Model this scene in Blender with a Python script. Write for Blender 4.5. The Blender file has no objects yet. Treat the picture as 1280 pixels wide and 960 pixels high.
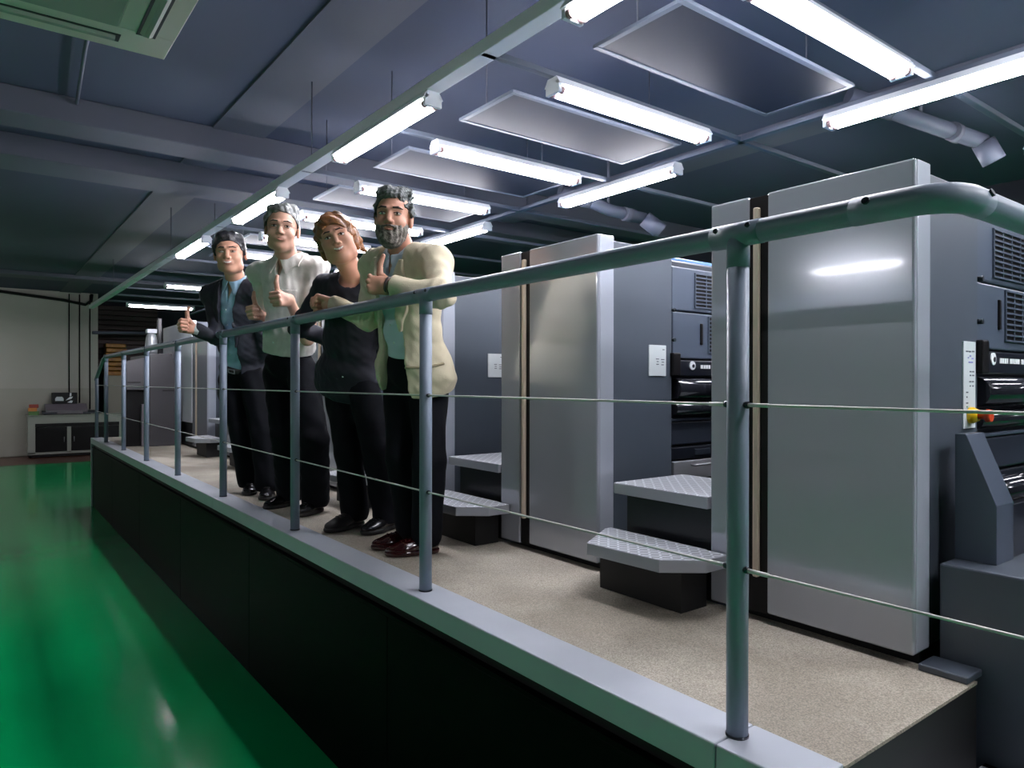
import bpy, bmesh, math, random
import numpy as np
from mathutils import Vector, Matrix

SC = bpy.context.scene
C = SC.collection
PI = math.pi

# ------------------------------------------------------------------ camera, world, exposure
cam_d = bpy.data.cameras.new('camera')
cam_d.sensor_width = 36.0
cam_d.lens = 36.0 * 882.2 / 1280.0
cam_d.clip_start = 0.05
cam = bpy.data.objects.new('camera', cam_d)
C.objects.link(cam)
cam.location = (0, 0, 1.78)
_yaw, _pit, _roll = 0.6494, -0.0024, -0.0013
cam.matrix_world = (Matrix.Translation((0, 0, 1.78)) @ Matrix.Rotation(-_yaw, 4, 'Z')
                    @ Matrix.Rotation(PI / 2 + _pit, 4, 'X') @ Matrix.Rotation(-_roll, 4, 'Z'))
SC.camera = cam

w = bpy.data.worlds.new('hall_air')
SC.world = w
w.use_nodes = True
w.node_tree.nodes['Background'].inputs[0].default_value = (0.55, 0.65, 0.9, 1)
w.node_tree.nodes['Background'].inputs[1].default_value = 0.02
SC.view_settings.view_transform = 'Standard'
SC.view_settings.look = 'None'
SC.view_settings.gamma = 1.0
SC.view_settings.use_curve_mapping = False
SC.view_settings.exposure = 1.15
SC.cycles.use_denoising = True
SC.cycles.max_bounces = 6
SC.cycles.sample_clamp_indirect = 4.0
TUBE_STRENGTH = 38.0

# ------------------------------------------------------------------ materials
def lin(c):
    return tuple((v / 255 / 12.92 if v <= 10 else ((v / 255 + 0.055) / 1.055) ** 2.4) for v in c) + (1,)

def mat(name, rgb, rough=0.5, metal=0.0, coat=0.0, spec=0.5, noise=None, bump=None, emit=None):
    """noise = (scale, other_rgb, contrast); bump = (scale, strength)"""
    m = bpy.data.materials.new(name)
    m.use_nodes = True
    nt = m.node_tree
    b = nt.nodes['Principled BSDF']
    b.inputs['Base Color'].default_value = lin(rgb)
    b.inputs['Roughness'].default_value = rough
    b.inputs['Metallic'].default_value = metal
    b.inputs['Coat Weight'].default_value = coat
    b.inputs['Coat Roughness'].default_value = 0.06
    b.inputs['Specular IOR Level'].default_value = spec
    tc = nt.nodes.new('ShaderNodeTexCoord')
    if noise:
        n = nt.nodes.new('ShaderNodeTexNoise')
        n.inputs['Scale'].default_value = noise[0]
        n.inputs['Detail'].default_value = 6
        nt.links.new(tc.outputs['Object'], n.inputs['Vector'])
        r = nt.nodes.new('ShaderNodeValToRGB')
        k = noise[2] if len(noise) > 2 else 0.25
        r.color_ramp.elements[0].position = 0.5 - k
        r.color_ramp.elements[1].position = 0.5 + k
        r.color_ramp.elements[0].color = lin(rgb)
        r.color_ramp.elements[1].color = lin(noise[1])
        nt.links.new(n.outputs['Fac'], r.inputs['Fac'])
        nt.links.new(r.outputs['Color'], b.inputs['Base Color'])
    if bump:
        n = nt.nodes.new('ShaderNodeTexNoise')
        n.inputs['Scale'].default_value = bump[0]
        n.inputs['Detail'].default_value = 4
        nt.links.new(tc.outputs['Object'], n.inputs['Vector'])
        bp = nt.nodes.new('ShaderNodeBump')
        bp.inputs['Strength'].default_value = bump[1]
        bp.inputs['Distance'].default_value = 0.01
        nt.links.new(n.outputs['Fac'], bp.inputs['Height'])
        nt.links.new(bp.outputs['Normal'], b.inputs['Normal'])
    if emit:
        b.inputs['Emission Color'].default_value = tuple(emit[:3]) + (1,)
        b.inputs['Emission Strength'].default_value = emit[3]
    return m

def terrazzo():
    m = mat('speckled_beige_floor', (168, 160, 146), 0.75, bump=(60, 0.12))
    nt = m.node_tree
    b = nt.nodes['Principled BSDF']
    tc = nt.nodes.new('ShaderNodeTexCoord')
    n1 = nt.nodes.new('ShaderNodeTexNoise'); n1.inputs['Scale'].default_value = 260
    v = nt.nodes.new('ShaderNodeTexVoronoi'); v.inputs['Scale'].default_value = 130
    n2 = nt.nodes.new('ShaderNodeTexNoise'); n2.inputs['Scale'].default_value = 1.6; n2.inputs['Detail'].default_value = 5
    for n in (n1, v, n2):
        nt.links.new(tc.outputs['Object'], n.inputs['Vector'])
    r1 = nt.nodes.new('ShaderNodeValToRGB')
    r1.color_ramp.elements[0].position = 0.35; r1.color_ramp.elements[0].color = lin((142, 136, 124))
    r1.color_ramp.elements[1].position = 0.66; r1.color_ramp.elements[1].color = lin((196, 188, 172))
    nt.links.new(n1.outputs['Fac'], r1.inputs['Fac'])
    r2 = nt.nodes.new('ShaderNodeValToRGB')
    r2.color_ramp.elements[0].position = 0.07; r2.color_ramp.elements[0].color = (1, 1, 1, 1)
    r2.color_ramp.elements[1].position = 0.14; r2.color_ramp.elements[1].color = (0, 0, 0, 1)
    nt.links.new(v.outputs['Distance'], r2.inputs['Fac'])
    mx = nt.nodes.new('ShaderNodeMixRGB'); mx.inputs[2].default_value = lin((225, 220, 206))
    nt.links.new(r2.outputs['Color'], mx.inputs[0]); nt.links.new(r1.outputs['Color'], mx.inputs[1])
    r3 = nt.nodes.new('ShaderNodeValToRGB')
    r3.color_ramp.elements[0].position = 0.4; r3.color_ramp.elements[0].color = (0.62, 0.6, 0.58, 1)
    r3.color_ramp.elements[1].position = 0.6; r3.color_ramp.elements[1].color = (1, 1, 1, 1)
    nt.links.new(n2.outputs['Fac'], r3.inputs['Fac'])
    mu = nt.nodes.new('ShaderNodeMixRGB'); mu.blend_type = 'MULTIPLY'; mu.inputs[0].default_value = 1
    nt.links.new(mx.outputs[0], mu.inputs[1]); nt.links.new(r3.outputs['Color'], mu.inputs[2])
    nt.links.new(mu.outputs[0], b.inputs['Base Color'])
    return m

def tread_plate():
    """aluminium checker plate: short raised bars in alternating directions"""
    m = mat('checker_plate', (168, 172, 180), 0.36, 0.3)
    nt = m.node_tree
    b = nt.nodes['Principled BSDF']
    tc = nt.nodes.new('ShaderNodeTexCoord')
    hs = []
    for ang, off in ((PI / 4, 0.0), (-PI / 4, 0.5)):
        mp = nt.nodes.new('ShaderNodeMapping')
        mp.inputs['Rotation'].default_value = (0, 0, ang)
        mp.inputs['Scale'].default_value = (28, 28, 28)
        mp.inputs['Location'].default_value = (off, off, 0)
        nt.links.new(tc.outputs['Object'], mp.inputs['Vector'])
        sx = nt.nodes.new('ShaderNodeSeparateXYZ')
        nt.links.new(mp.outputs[0], sx.inputs[0])
        prod = None
        for ax, wd in ((0, 0.36), (1, 0.12)):
            f = nt.nodes.new('ShaderNodeMath'); f.operation = 'FRACT'
            nt.links.new(sx.outputs[ax], f.inputs[0])
            s = nt.nodes.new('ShaderNodeMath'); s.operation = 'SUBTRACT'; s.inputs[1].default_value = 0.5
            nt.links.new(f.outputs[0], s.inputs[0])
            a = nt.nodes.new('ShaderNodeMath'); a.operation = 'ABSOLUTE'
            nt.links.new(s.outputs[0], a.inputs[0])
            g = nt.nodes.new('ShaderNodeMath'); g.operation = 'LESS_THAN'; g.inputs[1].default_value = wd
            nt.links.new(a.outputs[0], g.inputs[0])
            if prod is None:
                prod = g
            else:
                p = nt.nodes.new('ShaderNodeMath'); p.operation = 'MULTIPLY'
                nt.links.new(prod.outputs[0], p.inputs[0]); nt.links.new(g.outputs[0], p.inputs[1])
                prod = p
        hs.append(prod)
    mxm = nt.nodes.new('ShaderNodeMath'); mxm.operation = 'MAXIMUM'
    nt.links.new(hs[0].outputs[0], mxm.inputs[0]); nt.links.new(hs[1].outputs[0], mxm.inputs[1])
    ge = nt.nodes.new('ShaderNodeNewGeometry')
    sn = nt.nodes.new('ShaderNodeSeparateXYZ'); nt.links.new(ge.outputs['True Normal'], sn.inputs[0])
    upf = nt.nodes.new('ShaderNodeMath'); upf.operation = 'GREATER_THAN'; upf.inputs[1].default_value = 0.9
    nt.links.new(sn.outputs[2], upf.inputs[0])
    both = nt.nodes.new('ShaderNodeMath'); both.operation = 'MULTIPLY'
    nt.links.new(mxm.outputs[0], both.inputs[0]); nt.links.new(upf.outputs[0], both.inputs[1])
    mxm = both
    bp = nt.nodes.new('ShaderNodeBump'); bp.inputs['Strength'].default_value = 0.8; bp.inputs['Distance'].default_value = 0.004
    nt.links.new(mxm.outputs[0], bp.inputs['Height'])
    nt.links.new(bp.outputs[0], b.inputs['Normal'])
    r = nt.nodes.new('ShaderNodeValToRGB')
    r.color_ramp.elements[0].color = lin((168, 172, 180)); r.color_ramp.elements[1].color = lin((226, 230, 236))
    nt.links.new(mxm.outputs[0], r.inputs['Fac']); nt.links.new(r.outputs[0], b.inputs['Base Color'])
    return m

M = {}
M['green'] = mat('green_epoxy', (0, 162, 90), 0.12, spec=0.25, noise=(0.7, (0, 150, 84), 0.3), bump=(90, 0.02))
M['terrazzo'] = terrazzo()
M['plate'] = tread_plate()
M['kerb'] = mat('kerb_metal', (180, 186, 196), 0.35, 0.15, noise=(5, (190, 195, 204), 0.3))
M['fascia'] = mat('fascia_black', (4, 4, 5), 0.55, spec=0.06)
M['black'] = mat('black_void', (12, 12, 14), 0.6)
M['rail'] = mat('rail_blue_grey', (124, 136, 152), 0.42, 0.0, spec=0.35)
M['steel'] = mat('wire_steel', (206, 206, 202), 0.5, 0.2)
M['bolt'] = mat('bolt_dark', (60, 64, 70), 0.3, 0.8)
M['cover'] = mat('cover_silver_grey', (170, 174, 184), 0.16, 0.25, coat=0.8)
M['cornerstrip'] = mat('corner_strip', (188, 194, 206), 0.25, 0.3, coat=0.5)
M['groove'] = mat('groove_black', (9, 8, 10), 0.45, spec=0.25)
M['beige'] = mat('beige_bar', (196, 180, 160), 0.4)
M['side'] = mat('press_side_grey', (72, 80, 90), 0.42, noise=(3, (66, 74, 84), 0.3))
M['dark'] = mat('press_dark', (38, 44, 54), 0.35)
M['darker'] = mat('press_darker', (20, 24, 32), 0.3)
M['guard'] = mat('guard_grey', (66, 76, 90), 0.4)
M['roller'] = mat('roller_black', (30, 32, 38), 0.12, coat=0.5)
M['silver'] = mat('drawer_silver', (150, 152, 156), 0.35, 0.4)
M['white'] = mat('white_print', (226, 230, 232), 0.5)
M['placard'] = mat('placard_white', (206, 214, 216), 0.5)
M['ink'] = mat('ink_grey', (90, 96, 108), 0.6)
M['inkblue'] = mat('ink_blue', (120, 124, 190), 0.6)
M['inkgreen'] = mat('ink_green', (90, 160, 110), 0.6)
M['yellow'] = mat('signal_yellow', (240, 190, 20), 0.35)
M['red'] = mat('signal_red', (196, 60, 24), 0.35)
M['blue'] = mat('cover_blue', (84, 120, 170), 0.25)
M['ceil'] = mat('ceiling_dark', (70, 78, 99), 0.8, noise=(0.5, (64, 72, 93), 0.3))
M['beam'] = mat('beam_grey', (88, 91, 104), 0.7)
M['rail_light'] = mat('ceiling_rail', (222, 226, 232), 0.5)
M['panelframe'] = mat('ceiling_frame', (84, 92, 106), 0.6)
M['panel'] = mat('ceiling_glass', (26, 33, 46), 0.6, spec=0.2)
M['wallgrey'] = mat('plaster_wall', (184, 182, 174), 0.85, noise=(1.2, (176, 174, 164), 0.3))
M['walldado'] = mat('plaster_dado', (172, 171, 160), 0.8, noise=(1.2, (164, 162, 150), 0.3))
M['walldark'] = mat('dark_wall', (40, 42, 54), 0.8)
M['lamp_body'] = mat('lamp_white', (225, 230, 235), 0.4)
M['socket'] = mat('lamp_socket', (150, 120, 120), 0.5)
M['tube'] = mat('lamp_tube', (255, 255, 255), 0.4, emit=(0.95, 0.93, 1.0, TUBE_STRENGTH))
M['ac'] = mat('ac_cream', (226, 212, 206), 0.5)
M['acgrey'] = mat('ac_grille', (160, 162, 156), 0.6)
M['cabinet'] = mat('cabinet_silver', (158, 162, 152), 0.5)
M['printer'] = mat('printer_mauve', (112, 104, 112), 0.5)
M['amber'] = mat('warm_light_amber', (190, 132, 44), 0.5, noise=(6, (120, 70, 30), 0.25))  # warm light falling on the slats is put into this amber colour
M['shutter'] = mat('shutter_brown', (74, 58, 58), 0.6)
M['beigebox'] = mat('crate_beige', (150, 146, 134), 0.6)
M['pipe'] = mat('pipe_grey', (92, 98, 114), 0.55, 0.1)
M['whitecab'] = mat('cabinet_white', (224, 226, 236), 0.4)
M['delivery'] = mat('delivery_grey', (70, 68, 72), 0.5)
M['foil'] = mat('canister_foil', (200, 204, 208), 0.3, 0.4, bump=(12, 0.6))
M['skin1'] = mat('skin_one', (206, 158, 132), 0.5, noise=(14, (196, 142, 118), 0.35))
M['skin2'] = mat('skin_two', (200, 158, 136), 0.5, noise=(14, (188, 142, 122), 0.35))
M['skin3'] = mat('skin_three', (208, 160, 136), 0.5, noise=(14, (200, 144, 122), 0.35))
M['skin4'] = mat('skin_four', (198, 150, 126), 0.5, noise=(14, (186, 132, 110), 0.35))
M['hair_black'] = mat('hair_black', (30, 30, 34), 0.4, bump=(120, 0.5))
M['hair_grey'] = mat('hair_greying', (58, 60, 60), 0.45, noise=(60, (120, 124, 120), 0.2), bump=(120, 0.5))
M['hair_orange'] = mat('hair_auburn', (88, 62, 44), 0.4, noise=(24, (160, 104, 56), 0.2), bump=(120, 0.5))
M['hair_salt'] = mat('hair_salt', (44, 48, 48), 0.5, noise=(50, (112, 118, 116), 0.2), bump=(90, 0.6))
M['beard'] = mat('beard_salt', (58, 52, 48), 0.7, noise=(70, (140, 134, 124), 0.22), bump=(150, 0.6))
M['brow'] = mat('brow_dark', (44, 36, 32), 0.7)
M['lip'] = mat('lip_rose', (164, 104, 92), 0.5)
M['teeth'] = mat('teeth_white', (235, 230, 222), 0.3)
M['eye'] = mat('eye_white', (222, 218, 212), 0.25)
M['iris'] = mat('iris_dark', (32, 22, 18), 0.15)
M['navy'] = mat('suit_navy', (34, 37, 48), 0.75, bump=(300, 0.15))
M['blueshirt'] = mat('shirt_blue', (150, 182, 208), 0.75, bump=(200, 0.1))
M['whiteshirt'] = mat('shirt_white', (214, 212, 206), 0.8, noise=(40, (200, 198, 192), 0.3), bump=(30, 0.2))
M['blacktop'] = mat('top_black', (24, 26, 38), 0.8)
M['beigecoat'] = mat('jacket_beige', (214, 204, 176), 0.8, noise=(25, (204, 193, 165), 0.3), bump=(250, 0.2))
M['coatseam'] = mat('jacket_seam', (160, 150, 120), 0.8)
M['paleshirt'] = mat('shirt_pale', (196, 208, 222), 0.75)
M['trousers'] = mat('trousers_dark', (11, 13, 19), 0.85, spec=0.15)
M['belt'] = mat('belt_leather', (20, 20, 22), 0.35)
M['shoe_black'] = mat('shoe_black', (18, 18, 20), 0.25)
M['shoe_matte'] = mat('sneaker_black', (20, 20, 22), 0.6)
M['shoe_red'] = mat('shoe_burgundy', (46, 10, 12), 0.14, coat=0.5)
M['watch'] = mat('watch_dark', (60, 40, 40), 0.3, 0.4)
M['glass'] = mat('spectacle_wire', (120, 110, 104), 0.3, 0.7)
M['multi1'] = mat('pack_green', (90, 130, 70), 0.5)
M['multi2'] = mat('pack_orange', (206, 130, 60), 0.5)
M['multi3'] = mat('pack_red', (150, 56, 44), 0.5)

# ------------------------------------------------------------------ object helpers
def link(name, me, m=None, parent=None, smooth=False, local=None):
    o = bpy.data.objects.new(name, me)
    C.objects.link(o)
    if m is not None:
        me.materials.append(M[m] if isinstance(m, str) else m)
    if smooth:
        me.polygons.foreach_set('use_smooth', [True] * len(me.polygons))
    if parent is not None:
        o.parent = parent
        o.matrix_parent_inverse = parent.matrix_world.inverted()
    return o

def thing(name, label, cat, loc=(0, 0, 0), group=None):
    o = bpy.data.objects.new(name, None)
    C.objects.link(o)
    o.empty_display_size = 0.1
    o.location = loc
    o.matrix_world = Matrix.Translation(loc)
    return tag(o, label, cat, group)

def tag(o, label, cat, group=None):
    o['label'] = label
    o['category'] = cat
    if group:
        o['group'] = group
    return o

def structure(o):
    o['kind'] = 'structure'
    return o

class MB:
    """collects boxes, prisms, tubes in world coordinates into one mesh"""
    def __init__(self):
        self.bm = bmesh.new()
    def box(self, x0, x1, y0, y1, z0, z1, bev=0.0, seg=2):
        bm = bmesh.new()
        bmesh.ops.create_cube(bm, size=1)
        for v in bm.verts:
            v.co = Vector(((x0 + x1) / 2 + v.co.x * (x1 - x0), (y0 + y1) / 2 + v.co.y * (y1 - y0), (z0 + z1) / 2 + v.co.z * (z1 - z0)))
        if bev > 0:
            bmesh.ops.bevel(bm, geom=list(bm.edges), offset=bev, segments=seg, affect='EDGES', profile=0.5)
        self._add(bm)
        return self
    def prism(self, pts, axis, a, b, bev=0.0):
        """polygon pts (2-D) extruded along axis from a to b"""
        bm = bmesh.new()
        def mk(p, t):
            return {'x': (t, p[0], p[1]), 'y': (p[0], t, p[1]), 'z': (p[0], p[1], t)}[axis]
        v0 = [bm.verts.new(mk(p, a)) for p in pts]
        v1 = [bm.verts.new(mk(p, b)) for p in pts]
        n = len(pts)
        bm.faces.new(v0); bm.faces.new(v1[::-1])
        for i in range(n):
            bm.faces.new((v0[i], v0[(i + 1) % n], v1[(i + 1) % n], v1[i]))
        bmesh.ops.recalc_face_normals(bm, faces=bm.faces)
        if bev > 0:
            bmesh.ops.bevel(bm, geom=list(bm.edges), offset=bev, segments=2, affect='EDGES', profile=0.5)
        self._add(bm)
        return self
    def tube(self, pts, r, n=16, cap=True):
        """round tube along a polyline (world points); r number or list"""
        P = [Vector(p) for p in pts]
        R = r if isinstance(r, (list, tuple)) else [r] * len(P)
        rings = []
        up = None
        for i, p in enumerate(P):
            t = (P[min(i + 1, len(P) - 1)] - P[max(i - 1, 0)]).normalized()
            if up is None:
                up = Vector((0, 0, 1)) if abs(t.z) < 0.9 else Vector((1, 0, 0))
            u = t.cross(up).normalized()
            v = u.cross(t).normalized()
            up = v
            rings.append([self.bm.verts.new(p + R[i] * (math.cos(2 * PI * k / n) * u + math.sin(2 * PI * k / n) * v)) for k in range(n)])
        for a, b in zip(rings[:-1], rings[1:]):
            for k in range(n):
                f = self.bm.faces.new((a[k], a[(k + 1) % n], b[(k + 1) % n], b[k]))
                f.smooth = True
        if cap:
            self.bm.faces.new(rings[0][::-1]); self.bm.faces.new(rings[-1])
        return self
    def quad(self, a, b, c, d):
        self.bm.faces.new([self.bm.verts.new(p) for p in (a, b, c, d)])
        return self
    def _add(self, bm):
        mp = {}
        for v in bm.verts:
            mp[v] = self.bm.verts.new(v.co)
        for f in bm.faces:
            nf = self.bm.faces.new([mp[v] for v in f.verts])
            nf.smooth = f.smooth
        bm.free()
    def build(self, name, m, parent=None):
        bmesh.ops.recalc_face_normals(self.bm, faces=self.bm.faces)
        me = bpy.data.meshes.new(name)
        self.bm.to_mesh(me)
        self.bm.free()
        return link(name, me, m, parent)

EYE = 1.78
DECK = 0.975                       # walking level of the platform

# ------------------------------------------------------------------ room shell
structure(MB().box(-8, 9, -6, 22, -0.1, 0).build('floor', 'green'))
M['brownfloor'] = mat('brown_floor', (96, 62, 48), 0.3, noise=(2, (84, 54, 44), 0.3))
structure(MB().box(-8, 2.43, 18.3, 20.34, 0.0, 0.004).build('floor_back_strip', 'brownfloor'))
structure(MB().box(-8, 9, -6, 22, 3.98, 4.08).build('ceiling', 'ceil'))
structure(MB().box(-8, 2.43, 20.35, 20.5, 0, 3.98).build('wall_back', 'wallgrey'))
structure(MB().box(2.43, 9, 21.6, 21.7, 0, 3.98).build('wall_back_recess', 'walldark'))
structure(MB().box(2.38, 2.43, 20.5, 21.6, 0, 3.98).build('wall_back_return', 'walldark'))
structure(MB().box(-8.1, -8, -6, 22, 0, 3.98).build('wall_left', 'wallgrey'))
structure(MB().box(9, 9.1, -6, 22, 0, 3.98).build('wall_right', 'walldark'))
structure(MB().box(-8, 9, -6.1, -6, 0, 3.98).build('wall_front', 'walldark'))
structure(MB().box(-8, 2.43, 20.325, 20.35, 0.02, 1.62).build('trim_1', 'walldado'))
# ceiling beams across the hall and along it
n_trim = 2
for y0, y1, z0 in ((6.40, 6.80, 3.78), (7.63, 8.2, 3.78), (17.0, 17.6, 3.9)):
    structure(MB().box(-8, 9, y0, y1, z0, 3.98, 0.01).build('trim_%d' % n_trim, 'beam')); n_trim += 1
for x0, x1, z0 in ((1.62, 2.06, 3.965), (5.4, 5.8, 3.93)):
    structure(MB().box(x0, x1, -6, 20.35, z0, 3.98).build('trim_%d' % n_trim, 'beam')); n_trim += 1

# ------------------------------------------------------------------ suspended light grid
LZ = EYE + 1.50                    # underside level of the lamp housings
RA, RC = 1.948, 3.95               # the two rows along the hall
PER, Y0, LEN = 2.3304, 2.169, 1.2366
for x in (RA, RC):
    structure(MB().box(x - (0.045 if x == RA else 0.028), x + (0.045 if x == RA else 0.028), -4.2, 17.4, LZ + 0.055, LZ + (0.12 if x == RA else 0.085), 0.004).build('trim_%d' % n_trim, 'rail_light' if x == RA else 'panelframe')); n_trim += 1
cross_y = [Y0 + PER * 0.25 + PER / 2 * k for k in range(-3, 12)]
for y in cross_y:
    structure(MB().box(RA - 0.04, 7.2, y - 0.02, y + 0.02, LZ + 0.055, LZ + 0.085, 0.004).build('trim_%d' % n_trim, 'panelframe')); n_trim += 1

def lamp(cx, cy, along, label):
    """twin-tube batten: housing, two tubes, two end caps with sockets"""
    t = thing('ceiling_light', label, 'ceiling light', (cx, cy, LZ), 'twin-tube ceiling lights on the hanging grid')
    L = LEN / 2
    def bx(u0, u1, v0, v1, z0, z1, bev=0.0):
        return (cx + v0, cx + v1, cy + u0, cy + u1, z0, z1, bev) if along == 'y' else (cx + u0, cx + u1, cy + v0, cy + v1, z0, z1, bev)
    def pt(u, v, z):
        return (cx + v, cy + u, z) if along == 'y' else (cx + u, cy + v, z)
    hb = MB()
    prof = [(-0.06, 0.016), (-0.052, 0.012), (-0.02, 0.032), (0.02, 0.032), (0.052, 0.012), (0.06, 0.016), (0.035, 0.056), (-0.035, 0.056)]
    a, b = (cy - L, cy + L) if along == 'y' else (cx - L, cx + L)
    o = (cx if along == 'y' else cy)
    hb.prism([(o + p, LZ + q) for p, q in prof], 'y' if along == 'y' else 'x', a, b)
    hb.build('reflector', 'lamp_body', t)
    for s in (-1, 1):
        MB().tube([pt(-L + 0.045, s * 0.032, LZ - 0.008), pt(L - 0.045, s * 0.032, LZ - 0.008)], 0.0165, 10).build('tube', 'tube', t)
        cap = MB().box(*bx(s * L - 0.022 * (s > 0), s * L + 0.022 * (s < 0), -0.052, 0.052, LZ - 0.026, LZ + 0.035, 0.003)).build('end_cap', 'lamp_body', t)
        for q in (-1, 1):
            MB().tube([pt(s * (L - 0.024), q * 0.032, LZ - 0.008), pt(s * (L - 0.046), q * 0.032, LZ - 0.008)], 0.020, 10).build('socket', 'socket', cap)
    MB().box(*bx(-0.05, 0.05, -0.02, 0.02, LZ + 0.045, LZ + 0.06)).build('hanger', 'rail_light', t)
    return t

ordw = ['nearest', 'second', 'third', 'fourth', 'fifth', 'sixth', 'seventh', 'eighth', 'ninth', 'tenth', 'eleventh', 'twelfth', 'thirteenth']
for k in range(0, 4):
    lamp(RA, Y0 + PER * k - LEN / 2, 'y', 'twin-tube lamp in line with the left hanging rail, %s from the camera' % ordw[k])
# the same rows run on behind the camera, and one more row lights the green aisle to the left
for x in (RA, RC):
    for k in (-2, -1):
        lamp(x, Y0 + PER * k - LEN / 2, 'y', 'twin-tube lamp of the rows running on behind the camera')
for y in cross_y[:2]:
    lamp(2.3735 + LEN / 2 - 0.03, y, 'x', 'twin-tube lamp of the rows running on behind the camera')
for y in (15.5, 18.2):  # added lamps, out of view, to brighten the pale back wall
    lamp(-1.6, y, 'x', 'added unseen twin-tube lamp that brightens the back wall, left of the picture')
for y in cross_y[1:4]:
    lamp(5.4 + LEN / 2, y, 'x', 'twin-tube lamp of the right-hand crosswise bank behind the press units')
for k in (2, 3):
    lamp(-4.9, -2.6 + 2.4 * k, 'y', 'twin-tube lamp of the row above the green aisle left of the picture')
for k in range(0, 4):
    lamp(RC, Y0 + PER * k - LEN / 2, 'y', 'twin-tube lamp in line with the right hanging rail, %s from the camera' % ordw[k])
cross_lamps = [y for i, y in enumerate(cross_y[2:]) if i not in (7, 8, 10, 11)]
for i, y in enumerate(cross_lamps):
    lamp(2.3735 + LEN / 2 - 0.03, y, 'x', 'twin-tube lamp set crosswise between the two rails, %s from the camera' % ordw[i])

# framed panels lying in the grid between the crosswise lamps
for i in range(2, 9):
    ym = (cross_y[i] + cross_y[i + 1]) / 2
    t = thing('ceiling_panel', 'framed rectangular panel in the hanging grid between crosswise lamps, %s from the camera' % ordw[i - 2],
              'ceiling panel', (3.03, ym, LZ + 0.07), 'framed panels in the hanging grid')
    x0, x1, y0, y1 = 2.33, 3.74, ym - 0.27, ym + 0.27
    fb = MB()
    for a in ((x0, x1, y0, y0 + 0.03), (x0, x1, y1 - 0.03, y1), (x0, x0 + 0.03, y0 + 0.03, y1 - 0.03), (x1 - 0.03, x1, y0 + 0.03, y1 - 0.03)):
        fb.box(*a, LZ + 0.082, LZ + 0.10, 0.003)
    fb.build('frame', 'panelframe', t)
    MB().box(x0 + 0.03, x1 - 0.03, y0 + 0.03, y1 - 0.03, LZ + 0.085, LZ + 0.095).build('pane', 'panel', t)
    hb = MB()
    for x in (x0 + 0.015, x1 - 0.015):
        hb.tube([(x, ym, LZ + 0.10), (x, ym, 3.985)], 0.004, 6)
    hb.build('hanger_rod', 'beam', t)

# hangers that carry the grid rails
for x in (RA, RC):
    for y in (-2.0, 4.98, 9.64, 14.3):
        tag(MB().tube([(x, y, LZ + 0.08), (x, y, 3.966 if x == RA else 3.985)], 0.005, 6).build('hanger_rod', 'beam'),
            'thin steel rod carrying the %s hanging lamp rail' % ('left' if x == RA else 'right'), 'hanger rod',
            'rods carrying the %s lamp rail' % ('left' if x == RA else 'right'))

# ceiling cassette air conditioner
t = thing('ceiling_cassette', 'cream square air conditioner cassette under the ceiling at upper left', 'air conditioner', (0.27, 3.36, 3.39))
ax0, ax1, ay0, ay1, az = -0.22, 0.745, 2.88, 3.845, 3.38
MB().box(ax0 + 0.06, ax1 - 0.06, ay0 + 0.06, ay1 - 0.06, az + 0.05, 3.985).build('casing', 'acgrey', t)
fb = MB()
wd = 0.235
for a in ((ax0, ax1, ay0, ay0 + wd), (ax0, ax1, ay1 - wd, ay1), (ax0, ax0 + wd, ay0 + wd, ay1 - wd), (ax1 - wd, ax1, ay0 + wd, ay1 - wd)):
    fb.box(*a, az, az + 0.06, 0.004)
fb.build('panel_frame', 'ac', t)
MB().box(ax0 + wd, ax1 - wd, ay0 + wd, ay1 - wd, az - 0.004, az + 0.05, 0.006).build('intake_grille', 'acgrey', t)
for cx, cy, hx, hy in ((0.2625, ay1 - 0.12, 0.27, 0.04), (0.2625, ay0 + 0.12, 0.27, 0.04), (ax1 - 0.12, 3.3625, 0.04, 0.27), (ax0 + 0.12, 3.3625, 0.04, 0.27)):
    o = MB().box(cx - hx, cx + hx, cy - hy, cy + hy, az - 0.003, az + 0.003).build('outlet', 'bolt', t)
    # the curved flap half closing the outlet
    fl = MB()
    pr = [(-0.028, 0.0), (-0.012, -0.012), (0.010, -0.014), (0.026, -0.006), (0.010, -0.010), (-0.012, -0.008)]
    if hx > hy:
        fl.prism([(cy + p, az - 0.002 + q) for p, q in pr], 'x', cx - hx + 0.02, cx + hx - 0.02)
    else:
        fl.prism([(cx + p, az - 0.002 + q) for p, q in pr], 'y', cy - hy + 0.02, cy + hy - 0.02)
    fl.build('flap', 'acgrey', o)

# conduit running along the ceiling beyond the cassette
cb = MB().tube([(0.53, 4.4, 3.93), (0.563, 5.33, 3.93), (0.62, 6.38, 3.93)], 0.013, 10)
cb.box(0.53, 0.60, 4.9, 4.95, 3.92, 3.985)
tag(cb.build('ceiling_conduit', 'pipe'), 'grey conduit running from the cassette towards the broad beams', 'conduit')

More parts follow.
